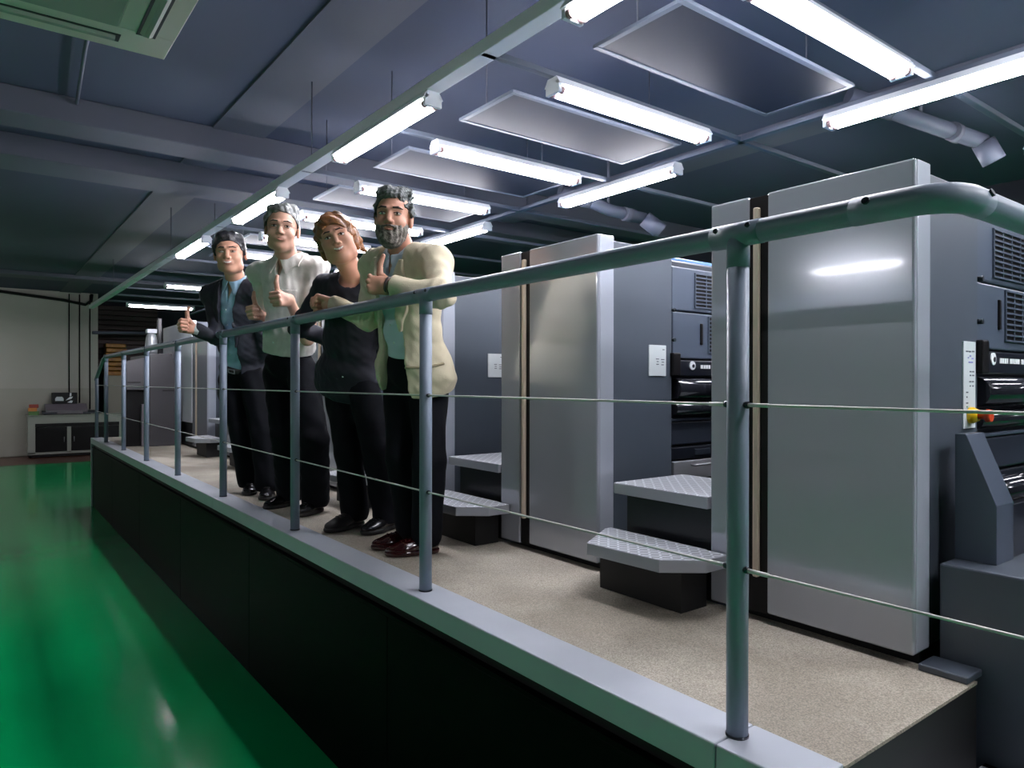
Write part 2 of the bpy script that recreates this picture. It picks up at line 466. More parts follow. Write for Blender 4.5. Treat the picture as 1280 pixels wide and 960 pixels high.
# ------------------------------------------------------------------ raised walkway
KX0, KX1 = 1.305, 1.452
t = thing('walkway_platform', 'raised walkway with speckled beige floor, pale kerb and black front panel', 'platform', (1.7, 6, 0))
MB().box(1.45, 2.15, 0.755, 11.7, DECK - 0.008, DECK).build('deck', 'terrazzo', t)
MB().box(1.41, 2.149, 0.757, 11.69, DECK - 0.05, DECK - 0.008).build('deck_frame', 'black', t)
for a, b in ((0.757, 0.971), (0.974, 5.16), (5.163, 9.35), (9.353, 11.7)):
    MB().box(KX0, KX1, a, b, 0.90, DECK + 0.004, 0.004).build('kerb', 'kerb', t)
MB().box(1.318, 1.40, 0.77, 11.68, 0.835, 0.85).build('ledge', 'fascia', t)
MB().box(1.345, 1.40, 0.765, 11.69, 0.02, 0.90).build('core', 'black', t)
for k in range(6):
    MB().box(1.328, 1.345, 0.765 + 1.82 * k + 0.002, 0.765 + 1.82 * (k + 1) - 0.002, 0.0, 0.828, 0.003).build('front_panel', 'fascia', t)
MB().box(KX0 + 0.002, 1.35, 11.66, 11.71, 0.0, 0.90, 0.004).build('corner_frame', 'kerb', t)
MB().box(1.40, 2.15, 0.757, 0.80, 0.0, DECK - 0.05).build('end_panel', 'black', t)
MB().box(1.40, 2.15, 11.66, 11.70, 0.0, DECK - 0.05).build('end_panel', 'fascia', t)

t = thing('stair', 'dark steel stair with checker plate tread at the near end of the walkway', 'stair', (1.8, 0.3, 0))
for k in range(3):
    MB().box(1.47, 2.18, 0.755 - 0.30 * (k + 1), 0.755 - 0.30 * k, 0.74 - 0.25 * k - 0.04, 0.74 - 0.25 * k, 0.004).build('tread', 'plate', t)
    MB().box(1.49, 2.16, 0.755 - 0.30 * k - 0.03, 0.755 - 0.30 * k - 0.005, 0.74 - 0.25 * k - 0.25 if k < 2 else 0, 0.74 - 0.25 * k - 0.04).build('riser', 'black', t)
for x in (1.45, 2.18):
    MB().prism([(0.752, 0.0), (0.752, 0.74), (0.45, 0.74), (-0.15, 0.24), (-0.15, 0.0)], 'x', x, x + 0.018).build('stringer', 'fascia', t)

# ------------------------------------------------------------------ guard railing
PX, PS, PY0, RZ = 1.377, 1.396, 0.966, EYE + 0.335
t = thing('guard_railing', 'blue-grey tube guard railing along the walkway with two steel wires', 'railing', (PX, 6, DECK))
rail_pts = [(PX, 10.78, RZ)]
rail_pts += [(PX, y, RZ) for y in np.linspace(10.5, 0.66, 24)]
for a in np.linspace(0, PI / 2, 9)[1:]:
    rail_pts.append((PX + 0.075 - 0.075 * math.cos(a), 0.598 - 0.075 * math.sin(a), RZ))
rail_pts += [(1.7, 0.523, RZ), (2.37, 0.523, RZ)]
top = MB().tube(rail_pts, 0.0262, 24).build('top_rail', 'rail', t)
MB().tube([(PX, 10.76, RZ), (PX, 11.0, RZ - 0.03), (PX, 11.75, RZ - 0.305)], 0.0235, 16).build('sloping_rail', 'rail', t)
el = [p for p in rail_pts if p[1] < 0.70 and p[0] < 1.55]
el = [(PX, 0.70, RZ)] + el + [(1.50, 0.523, RZ)]
ef = MB().tube(el, 0.0276, 24).build('elbow_fitting', 'rail', t)
for p, q in (((PX - 0.022, 0.665, RZ + 0.01), (PX - 0.029, 0.665, RZ + 0.013)), ((1.475, 0.523 - 0.022, RZ + 0.01), (1.475, 0.523 - 0.029, RZ + 0.013))):
    MB().tube([p, q], 0.0075, 10).build('screw', 'bolt', ef)
for i in range(8):
    y = PY0 + PS * i
    z0 = DECK + 0.004
    p = MB().tube([(PX, y, z0), (PX, y, RZ)], 0.0242, 20).build('post', 'rail', t)
    fb = MB().tube([(PX, y - 0.062, RZ), (PX, y + 0.062, RZ)], 0.0276, 20)
    fb.tube([(PX, y, RZ - 0.075), (PX, y, RZ)], 0.0256, 20)
    fb.build('tee_fitting', 'rail', p)
    for s in (-1, 1):
        MB().tube([(PX - 0.022, y + s * 0.042, RZ + 0.01), (PX - 0.029, y + s * 0.042, RZ + 0.013)], 0.006, 8).build('screw', 'bolt', p)
    for zc in (-0.05, -0.42):
        for s in (-1, 1):
            MB().tube([(PX - 0.004, y + s * 0.021, EYE + zc), (PX - 0.004, y + s * 0.031, EYE + zc)], 0.008, 8).build('wire_ferrule', 'bolt', p)
    MB().tube([(PX, y, z0), (PX, y, z0 + 0.005)], 0.026, 20).build('foot_ring', 'bolt', p)
p = MB().tube([(PX, 11.66, DECK + 0.004), (PX, 11.66, RZ - 0.272)], 0.0228, 16).build('post', 'rail', t)
p = MB().tube([(2.35, 0.523, 1.266), (2.35, 0.523, RZ)], 0.0228, 16).build('post', 'rail', t)
for zc in (-0.05, -0.42):
    MB().tube([(PX - 0.004, 0.2, EYE + zc)] + [(PX - 0.004, y, EYE + zc) for y in np.linspace(1.0, 11.66, 9)], 0.0032, 8).build('wire', 'steel', t)
    for y0, y1 in ((0.885, 0.945), (0.99, 1.04)):
        MB().tube([(PX - 0.004, y0, EYE + zc), (PX - 0.004, y1, EYE + zc)], 0.0048, 10).build('wire_sleeve', 'steel', t)

tag(MB().tube([(PX, 0.17, 0.0), (PX, 0.17, 1.95), (PX, 0.17, 1.96)], [0.0228, 0.0228, 0.012], 16).build('anchor_post', 'rail'), 'blue-grey post beside the stair that anchors the two steel wires', 'post')

# ------------------------------------------------------------------ printing press units
UP = 1.27
UY = [0.895 + UP * k for k in range(7)]
def R(z):
    return EYE + z

def louvres(parent, x0, x1, y, z0, z1, rows, cols):
    """dark recess behind a lattice of thin slats"""
    b = MB().box(x0, x1, y, y + 0.012, z0, z1).build('vent_recess', 'groove', parent)
    s = MB()
    h = (z1 - z0) / rows
    for i in range(rows + 1):
        s.box(x0 - 0.004, x1 + 0.004, y - 0.004, y + 0.004, z0 + h * i - h * 0.17, z0 + h * i + h * 0.17)
    c = (x1 - x0) / cols
    for i in range(cols + 1):
        s.box(x0 + c * i - 0.003, x0 + c * i + 0.003, y - 0.003, y + 0.003, z0, z1)
    s.build('vent_slats', 'guard', b)

def press_unit(k, label):
    y = UY[k]
    t = thing('press_unit', label, 'printing press', (2.9, y, 0), 'printing press units along the walkway')
    near = k == 0
    MB().box(2.20, 2.62, y + 0.03, y + 0.67, 0.0, DECK + 0.05).build('plinth', 'black', t)
    MB().box(2.14, 2.60, y + 0.02, y + 0.675, DECK + 0.03, R(0.618), 0.004).build('body', 'side', t)
    cm = 'cover'
    MB().box(2.098, 2.15, y, y + 0.464, R(-0.77), R(0.633), 0.007, 3).build('cover', cm, t)
    MB().box(2.098, 2.15, y + 0.536, y + 0.69, R(-0.78), R(0.633), 0.007, 3).build('cover', cm, t)
    MB().box(2.106, 2.15, y + 0.464, y + 0.536, R(-0.775), R(0.628)).build('groove', 'groove', t)
    MB().box(2.088, 2.108, y + 0.493, y + 0.513, R(-0.655), R(0.59), 0.005).build('grip_bar', 'beige', t)
    MB().box(2.112, 2.195, y - 0.002, y + 0.03, R(-0.765), R(0.632), 0.004).build('corner_strip', 'cornerstrip', t)
    # guarded machinery behind, facing along the line
    fy = y + 0.045
    MB().box(2.62, 4.3, fy + 0.03, y + 0.66, 0.0, R(0.52)).build('machine_block', 'darker', t)
    MB().box(2.66, 4.28, fy + 0.06, y + 0.64, R(0.52), R(0.60), 0.01).build('top_cover', 'dark', t)
    MB().box(2.70, 4.26, fy + 0.10, y + 0.62, R(0.60), R(0.625), 0.006).build('top_lid', 'blue', t)
    g = MB().box(2.63, 4.2, fy, fy + 0.03, R(0.345), R(0.555), 0.006).build('upper_guard', 'guard', t)
    louvres(g, 2.80, 3.55, fy - 0.003, R(0.368), R(0.532), 9, 9)
    g = MB().box(2.63, 4.2, fy - 0.004, fy + 0.03, R(0.115), R(0.338), 0.006).build('lower_guard', 'guard', t)
    louvres(g, 2.90, 3.55, fy - 0.007, R(0.15), R(0.325), 9, 8)
    MB().box(2.835, 2.852, fy - 0.012, fy, R(0.185), R(0.29), 0.004).build('slot_handle', 'groove', g)
    sh = MB().box(2.63, 4.2, fy - 0.012, fy + 0.03, R(0.03), R(0.108), 0.006).build('name_rail', 'darker', t)
    MB().tube([(2.765, fy - 0.012, R(0.082)), (2.765, fy - 0.017, R(0.082))], 0.021, 20).build('round_badge', 'white', sh)
    MB().tube([(2.769, fy - 0.0165, R(0.08)), (2.769, fy - 0.0185, R(0.08))], 0.009, 14).build('badge_mark', 'darker', sh)
    xx = 2.83
    for word in ((5, 4, 5, 4), (5, 3, 5, 4, 5), (4, 5, 3, 4)):
        for wd_ in word:
            MB().box(xx, xx + 0.0035 * wd_, fy - 0.014, fy - 0.0115, R(0.068), R(0.086), 0).build('letter', 'white', sh)
            xx += 0.0035 * wd_ + 0.004
        xx += 0.014
    for zc, rr, mm in ((-0.03, 0.05, 'roller'), (-0.125, 0.03, 'roller')):
        MB().tube([(2.64, fy + 0.0, R(zc)), (4.2, fy + 0.0, R(zc))], rr, 24).build('roller', mm, t)
    MB().box(2.63, 4.2, fy, fy + 0.03, R(-0.185), R(-0.172), 0.003).build('guide_bar', 'guard', t)
    lp = MB().box(2.63, 4.2, fy + 0.005, fy + 0.03, R(-0.30), R(-0.19), 0.006).build('lower_panel', 'dark', t)
    lp2 = MB().box(2.63, 4.2, fy + 0.002, fy + 0.03, R(-0.37), R(-0.31), 0.006).build('lower_panel', 'darker', t)
    MB().box(2.80, 2.92, fy - 0.004, fy + 0.004, R(-0.355), R(-0.325), 0.004).build('latch', 'dark', lp2)
    dr = MB().box(2.64, 3.4, fy - 0.005, fy + 0.03, R(-0.47), R(-0.378), 0.005).build('drawer', 'silver', t)
    MB().tube([(2.77, fy - 0.006, R(-0.40)), (2.77, fy - 0.028, R(-0.40)), (2.90, fy - 0.028, R(-0.40)), (2.90, fy - 0.006, R(-0.40))], 0.006, 8).build('handle', 'silver', dr)
    # hinge blocks and screw heads on the edge of the side panel
    MB().box(2.588, 2.645, y + 0.0, y + 0.05, R(0.03), R(0.14), 0.006).build('hinge_block', 'groove', t)
    for zc in (0.20, 0.34):
        MB().tube([(2.607, y + 0.022, R(zc)), (2.607, y + 0.006, R(zc))], 0.009, 10).build('catch', 'bolt', t)
    # placard
    py = y + 0.0205
    if near:
        pl = MB().box(2.478, 2.572, py - 0.005, py, R(-0.145), R(0.132), 0.001).build('placard', 'placard', t)
        marks = (((2.495, 2.512, 0.100), 'ink'), ((2.518, 2.534, 0.100), 'ink'), ((2.542, 2.560, 0.101), 'ink'),
                 ((2.510, 2.516, 0.080), 'inkblue'), ((2.523, 2.534, 0.086), 'inkblue'), ((2.540, 2.552, 0.078), 'inkblue'), ((2.516, 2.548, 0.066), 'inkblue'),
                 ((2.525, 2.538, 0.036), 'ink'), ((2.545, 2.558, 0.036), 'ink'), ((2.525, 2.535, 0.024), 'ink'), ((2.545, 2.558, 0.024), 'ink'),
                 ((2.522, 2.536, 0.004), 'ink'), ((2.542, 2.556, 0.004), 'ink'), ((2.526, 2.532, -0.010), 'ink'), ((2.546, 2.554, -0.010), 'ink'),
                 ((2.498, 2.512, -0.030), 'ink'), ((2.500, 2.506, -0.045), 'ink'), ((2.498, 2.512, -0.064), 'ink'), ((2.500, 2.508, -0.076), 'inkgreen'))
        for (a, b, zc), mm in marks:
            MB().box(a, b, py - 0.0062, py - 0.004, R(zc) - 0.0022, R(zc) + 0.0022).build('print', mm, pl)
        MB().tube([(2.527, py - 0.005, R(-0.103)), (2.527, py - 0.016, R(-0.103)), (2.527, py - 0.03, R(-0.103))], [0.026, 0.026, 0.018], 20).build('stop_collar', 'yellow', pl)
        MB().tube([(2.527, py - 0.03, R(-0.103)), (2.527, py - 0.05, R(-0.103)), (2.527, py - 0.052, R(-0.103)), (2.527, py - 0.066, R(-0.103))], [0.012, 0.012, 0.021, 0.019], 20).build('stop_button', 'red', pl)
    else:
        pl = MB().box(2.44, 2.555, py - 0.005, py, R(0.03), R(0.172), 0.001).build('placard', 'placard', t)
        for a, b, zc in ((2.485, 2.505, 0.108), (2.52, 2.542, 0.106), (2.49, 2.503, 0.096), (2.524, 2.54, 0.094), (2.488, 2.504, 0.084), (2.522, 2.538, 0.082), (2.53, 2.543, 0.152)):
            MB().box(a, b, py - 0.0062, py - 0.004, R(zc) - 0.002, R(zc) + 0.002).build('print', 'ink', pl)
    return t

unit_labels = ['nearest silver press unit with the tall placard and yellow stop button',
               'second silver press unit from the camera, reflecting the man in the beige jacket',
               'third silver press unit, rising just right of the beige jacket',
               'fourth press unit, glimpsed between the legs of the people',
               'fifth press unit, mostly hidden behind the people',
               'sixth press unit, seen left of the man in the dark suit',
               'farthest press unit, next to the tall white cabinet at the end of the walkway']
for k in range(7):
    press_unit(k, unit_labels[k])
tag(MB().box(4.3, 4.5, 0.9, 9.2, 0, R(0.45)).build('press_back_frame', 'black'), 'long black frame closing the gaps behind the press units', 'machine frame')

def access_steps(k, label):
    y = UY[k]
    t = thing('access_steps', label, 'steps', (2.1, y + 0.9, DECK), 'checker plate access steps between the press units')
    lo = [(2.095, y + 1.185), (2.06, y + 1.185), (1.82, y + 1.04), (1.84, y + 0.705), (1.965, y + 0.605), (2.088, y + 0.605), (2.088, y + 0.70), (2.095, y + 0.70)]
    MB().prism(lo, 'z', R(-0.645), R(-0.60), 0.003).build('lower_tread', 'plate', t)
    MB().box(1.95, 2.09, y + 0.70, y + 1.10, DECK + 0.002, R(-0.645)).build('lower_base', 'black', t)
    MB().box(2.085, 2.52, y + 0.695, y + 1.16, R(-0.455), R(-0.41), 0.004).build('upper_tread', 'plate', t)
    MB().box(2.155, 2.52, y + 0.70, y + 1.15, DECK + 0.001, R(-0.455)).build('upper_base', 'darker', t)
    return t
step_labels = ['nearest pair of checker plate steps, between the first and second press units',
               'second pair of checker plate steps, right of the man in the beige jacket',
               'third pair of checker plate steps, glimpsed between the legs of the people',
               'fourth pair of checker plate steps, hidden behind the legs of the people',
               'fifth pair of checker plate steps, behind the man in the dark suit',
               'farthest pair of checker plate steps, left of the man in the dark suit']
for k in range(6):
    access_steps(k, step_labels[k])

# sloped guard on a block at the right edge
t = thing('machine_guard', 'dark grey block with a sloped hood at the right, beside the nearest press unit', 'machine guard', (2.6, 0.6, 0))
MB().box(2.205, 3.2, 0.30, 0.872, 0.0, R(-0.518), 0.006).build('base_block', 'side', t)
MB().prism([(0.868, R(-0.518)), (0.868, R(-0.15)), (0.838, R(-0.15)), (0.76, R(-0.35)), (0.76, R(-0.518))], 'x', 2.30, 2.43, 0.002).build('sloped_hood', 'guard', t)
MB().box(2.43, 3.2, 0.765, 0.868, R(-0.518), R(-0.36), 0.004).build('rear_hood', 'darker', t)
MB().tube([(2.44, 0.82, R(-0.33)), (3.2, 0.82, R(-0.33))], 0.04, 20).build('roller', 'roller', t)
tag(MB().box(2.10, 2.20, 0.76, 0.885, DECK, DECK + 0.02, 0.004).build('floor_angle', 'side'), 'small dark metal angle on the walkway corner under the nearest press unit', 'metal angle')

# delivery box closing the far end of the walkway
t = thing('delivery_box', 'dark grey delivery box closing the far end of the walkway', 'machine cabinet', (1.75, 10.4, DECK))
MB().prism([(1.715, DECK + 0.002), (1.715, R(0.345)), (1.975, R(0.36)), (2.06, R(0.0)), (2.06, DECK + 0.002)], 'y', 9.7, 11.1, 0.006).build('housing', 'delivery', t)
MB().prism([(1.465, R(-0.10)), (1.465, R(0.255)), (1.70, R(0.31)), (1.70, R(-0.10))], 'y', 9.75, 9.98, 0.006).build('side_hood', 'delivery', t)
MB().box(1.475, 1.70, 9.86, 9.98, DECK + 0.002, R(-0.10)).build('opening', 'groove', t)
MB().box(1.64, 1.69, 9.78, 9.86, DECK + 0.002, R(-0.28), 0.004).build('inner_post', 'printer', t)
MB().box(1.86, 2.0, 9.692, 9.702, R(-0.115), R(-0.105)).build('seam_handle', 'groove', t)
MB().box(1.48, 1.62, 9.742, 9.752, R(-0.012), R(0.0)).build('seam_handle', 'groove', t)
t = thing('wrapped_canister', 'pale foil-wrapped canister standing on the dark delivery box', 'canister', (1.86, 10.4, R(0.36)))
z0 = R(0.361)
MB().tube([(1.86, 10.4, z0), (1.86, 10.4, z0 + 0.06), (1.86, 10.4, z0 + 0.20), (1.86, 10.4, z0 + 0.27), (1.86, 10.4, z0 + 0.29)], [0.072, 0.076, 0.07, 0.055, 0.035], 18).build('body', 'foil', t)
MB().box(1.80, 1.92, 10.34, 10.46, z0 + 0.285, z0 + 0.34, 0.006).build('cap', 'whitecab', t)
tag(MB().box(1.955, 2.005, 10.48, 10.54, R(0.366), R(0.86), 0.004).build('support_post', 'darker'), 'dark upright post behind the foil-wrapped canister', 'post')

t = thing('end_cabinet', 'tall white cabinet behind the dark delivery box, beyond the last press unit', 'cabinet', (2.4, 10, 0))
MB().box(2.155, 2.80, 9.235, 10.9, 0.0, R(0.74), 0.006).build('carcass', 'side', t)
MB().box(2.098, 2.155, 9.235, 10.9, DECK + 0.3, R(0.755), 0.008).build('door', 'whitecab', t)
MB().box(2.11, 2.155, 9.24, 10.9, DECK + 0.02, DECK + 0.29, 0.004).build('plinth_panel', 'darker', t)
MB().box(2.092, 2.100, 9.60, 9.95, R(0.665), R(0.672)).build('seam_handle', 'groove', t)

# ------------------------------------------------------------------ back of the hall
t = thing('workbench_cabinet', 'silver work cabinet with black doors against the pale back wall', 'cabinet', (1.8, 20, 0))
x0, x1, y0, y1 = 0.95, 2.95, 19.72, 20.32
fr = MB()
for a in ((x0, x0 + 0.14), (1.72, 1.80), (x1 - 0.14, x1)):
    fr.box(a[0], a[1], y0, y0 + 0.03, 0.10, 0.80)
fr.box(x0, x1, y0, y0 + 0.03, 0.80, 0.98, 0.004)
fr.box(x0, x1, y0, y0 + 0.03, 0.08, 0.13)
fr.build('front_frame', 'cabinet', t)
MB().box(x0 + 0.01, x1 - 0.01, y0 + 0.03, y1, 0.08, 0.97).build('carcass', 'cabinet', t)
MB().box(x0 - 0.02, x1 + 0.02, y0 - 0.03, y1, 0.98, 1.0, 0.004).build('worktop', 'cabinet', t)
MB().box(x0 + 0.14, x1 - 0.14, y0 - 0.004, y0 + 0.026, 0.72, 0.80).build('drawer_rail', 'groove', t)
for a, b, hx in ((x0 + 0.145, 1.715, 1.66), (1.805, x1 - 0.145, 1.86)):
    d = MB().box(a, b, y0 - 0.006, y0 + 0.02, 0.14, 0.71, 0.004).build('door', 'groove', t)
    MB().tube([(hx, y0 - 0.02, 0.36), (hx, y0 - 0.02, 0.48)], 0.008, 8).build('handle', 'silver', d)
for x in (x0 + 0.05, x1 - 0.05):
    for y in (y0 + 0.06, y1 - 0.06):
        MB().tube([(x, y, 0.004), (x, y, 0.09)], 0.025, 10).build('foot', 'groove', t)
MB().box(x0 + 0.02, x1 - 0.02, y0 + 0.06, y1 - 0.02, 0.02, 0.08).build('toe_board', 'black', t)

t = thing('flatbed_printer', 'long mauve-grey flatbed device on the work cabinet', 'printer', (1.72, 19.95, 1.0))
MB().prism([(19.72, 1.02), (19.72, 1.10), (19.95, 1.25), (20.25, 1.25), (20.25, 1.02)], 'x', 1.30, 2.14, 0.006).build('body', 'printer', t)
MB().box(1.25, 2.2, 19.70, 20.2, 1.0, 1.022).build('base_tray', 'groove', t)
for x in (1.22, 2.04):
    MB().prism([(19.69, 1.02), (19.69, 1.05), (19.80, 1.10), (19.84, 1.08), (19.84, 1.02)], 'x', x, x + 0.30, 0.004).build('side_grip', 'dark', t)
t = thing('black_monitor', 'black boxy monitor with a pale window on top of the flatbed device', 'monitor', (1.69, 20.1, 1.25))
MB().box(1.44, 1.95, 19.98, 20.22, 1.25, 1.52, 0.012).build('case', 'groove', t)
MB().prism([(1.50, 1.32), (1.50, 1.38), (1.53, 1.42), (1.64, 1.42), (1.67, 1.38), (1.67, 1.32)], 'y', 19.974, 19.984).build('window', 'placard', t)
pb = MB()
for pts in ([(1.71, 1.33), (1.80, 1.42), (1.86, 1.42), (1.83, 1.37)], [(1.74, 1.28), (1.82, 1.33), (1.86, 1.32), (1.84, 1.27)], [(1.79, 1.43), (1.80, 1.51), (1.83, 1.51), (1.83, 1.44)]):
    pb.prism(pts, 'y', 19.972, 19.984)
pb.build('torn_paper', 'white', t)
for i, (xa, za, sx, sz, mm, lb) in enumerate(((0.97, 1.0, 0.20, 0.09, 'multi1', 'green small pack at the bottom of the pile on the work cabinet'),
                                              (0.96, 1.09, 0.17, 0.08, 'multi2', 'orange small pack in the middle of the pile on the work cabinet'),
                                              (0.98, 1.17, 0.18, 0.08, 'multi3', 'red small pack on top of the pile on the work cabinet'))):
    tag(MB().box(xa, xa + sx, 19.78, 19.98, za, za + sz, 0.008).build('small_pack', mm), lb, 'pack', 'packs piled on the work cabinet')
for x, z1, lb in ((1.812, 1.52, 'left vertical black cable dropping to the monitor on the back wall'), (2.03, 1.26, 'middle vertical black cable on the pale back wall'), (2.25, 1.1, 'right vertical black cable near the end of the pale back wall')):
    tag(MB().tube([(x, 20.29, 3.93), (x, 20.29, z1)], 0.014, 8).build('wall_cable', 'groove'), lb, 'cable', 'vertical cables on the back wall')
tag(MB().tube([(-3.0, 20.24, 3.93), (0.3, 20.24, 3.89), (1.7, 20.24, 3.76), (2.15, 20.24, 3.68), (2.27, 20.24, 3.78), (2.29, 20.27, 3.95)], 0.035, 10).build('black_pipe', 'groove'),
    'black sagging pipe along the top of the pale back wall', 'pipe')
pb = MB().tube([(2.30, 20.24, 3.0), (3.7, 20.24, 3.05)], 0.04, 10)
pb.box(2.30, 2.40, 20.24, 20.36, 2.97, 3.03)
tag(pb.build('grey_pipe', 'pipe'), 'grey horizontal pipe bracketed to the end of the back wall', 'pipe')
sh = thing('roller_shutter', 'brown slatted roller shutter in the dark recess of the back wall', 'shutter', (3.3, 21.55, 0))
for i in range(14):
    MB().box(2.5, 4.0, 21.48, 21.56, 2.0 + 0.13 * i, 2.12 + 0.13 * i, 0.02).build('slat', 'shutter', sh)
MB().box(2.45, 2.5, 21.48, 21.59, 0, 3.9).build('guide', 'walldark', sh)
MB().box(4.0, 4.05, 21.48, 21.59, 0, 3.9).build('guide', 'walldark', sh)
t = thing('storage_crate', 'tall beige crate under the amber board stack', 'crate', (2.85, 20.8, 0))
MB().box(2.62, 3.09, 20.5, 21.0, 0.0, 1.94, 0.01).build('body', 'beigebox', t)
MB().box(2.60, 2.64, 20.48, 20.52, 0.0, 1.94).build('edge', 'kerb', t)
for i in range(7):
    tag(MB().box(2.62 + 0.01 * (i % 2), 3.08 + 0.012 * (i % 3), 20.5, 21.0, 1.945 + 0.118 * i, 2.045 + 0.118 * i, 0.02).build('warm_lit_board', 'amber'),
        'board coloured amber for warm light in the stack on the beige crate, %s from the bottom' % ['first', 'second', 'third', 'fourth', 'fifth', 'sixth', 'topmost, seventh'][i], 'board', 'boards coloured amber for warm light, stacked on the crate')

# ducts hanging behind the presses
def duct(pts, r, lb, hang):
    t = thing('hanging_duct', lb, 'duct', pts[0])
    MB().tube(pts[:-1], r, 14).build('pipe', 'pipe', t)
    MB().tube(pts[-2:], r * 1.35, 14).build('end_sleeve', 'pipe', t)
    for i in range(len(pts) - 2):
        a, b = Vector(pts[i]), Vector(pts[i + 1])
        p = a.lerp(b, 0.55)
        MB().tube([(p.x - 0.06, p.y, p.z), (p.x + 0.06, p.y, p.z)], r * 1.15, 14).build('clamp', 'beam', t)
    for q in hang:
        MB().tube([q, (q[0], q[1], 3.985)], 0.012, 8).build('hanger', 'beam', t)
a, b, c_, d_ = (4.089, 4.685, 3.479), (4.567, 4.573, 3.345), (4.903, 4.443, 3.288), (5.026, 4.350, 3.170)
duct([a, b, c_, d_], 0.055, 'grey hanging duct with bent end, above the second press unit', [b])
a, b, c_, d_ = (5.121, 2.647, 3.898), (5.650, 2.371, 3.746), (6.137, 2.126, 3.623), (6.204, 2.074, 3.476)
duct([a, b, c_, d_], 0.06, 'grey hanging duct with bent end, above the nearest press unit', [b])

# ------------------------------------------------------------------ people: implicit surfaces meshed by surface nets
def smin(a, b, k):
    if k <= 0:
        return np.minimum(a, b)
    h = np.clip(0.5 + 0.5 * (b - a) / k, 0, 1)
    return b + (a - b) * h - k * h * (1 - h)

def V3(p):
    return np.array(p, dtype=np.float64)

def cone(a, b, ra, rb, sq=None):
    """round cone a->b; sq = (axis, factor) flattens it across a direction"""
    a, b = V3(a), V3(b)
    ba = b - a
    L2 = max(float(ba @ ba), 1e-9)
    def f(p):
        q = p - a
        if sq is not None:
            ax = V3(sq[0])
            q = q + (q @ ax)[:, None] * (ax[None, :] * (1.0 / sq[1] - 1))
        h = np.clip(q @ ba / L2, 0, 1)
        return np.linalg.norm(q - h[:, None] * ba, axis=1) - (ra + (rb - ra) * h)
    return f

def ell(c, r, fr=None):
    c, r = V3(c), V3(r)
    A = np.eye(3) if fr is None else np.array(fr)
    def f(p):
        q = (p - c) @ A.T
        k0 = np.linalg.norm(q / r, axis=1)
        k1 = np.linalg.norm(q / (r * r), axis=1) + 1e-9
        return k0 * (k0 - 1) / k1
    return f

def half(c, n):
    """positive on the side n points to"""
    c, n = V3(c), V3(n)
    n = n / np.linalg.norm(n)
    return lambda p: (p - c) @ n

class Blob:
    def __init__(self):
        self.ops = []
    def add(self, f, k=0.02):
        self.ops.append(('+', f, k)); return self
    def sub(self, f, k=0.004):
        self.ops.append(('-', f, k)); return self
    def clip(self, f, k=0.0):
        """keep where f < 0"""
        self.ops.append(('&', f, k)); return self
    def off(self, f):
        self.ops.append(('o', f, 0)); return self
    def __call__(self, p):
        d = np.full(len(p), 9.0)
        for op, f, k in self.ops:
            if op == '+':
                d = smin(d, f(p), k)
            elif op == '-':
                d = -smin(-d, f(p), k)
            elif op == '&':
                d = -smin(-d, -f(p), k)
            else:
                d = d + f(p)
        return d

def wrinkle(amp, s, seed=0):
    rs = np.random.RandomState(seed)
    W = rs.normal(size=(5, 3)) * s
    ph = rs.uniform(0, 6.28, 5)
    return lambda p: amp * sum(np.sin(p @ W[i] + ph[i]) for i in range(5)) / 2.2

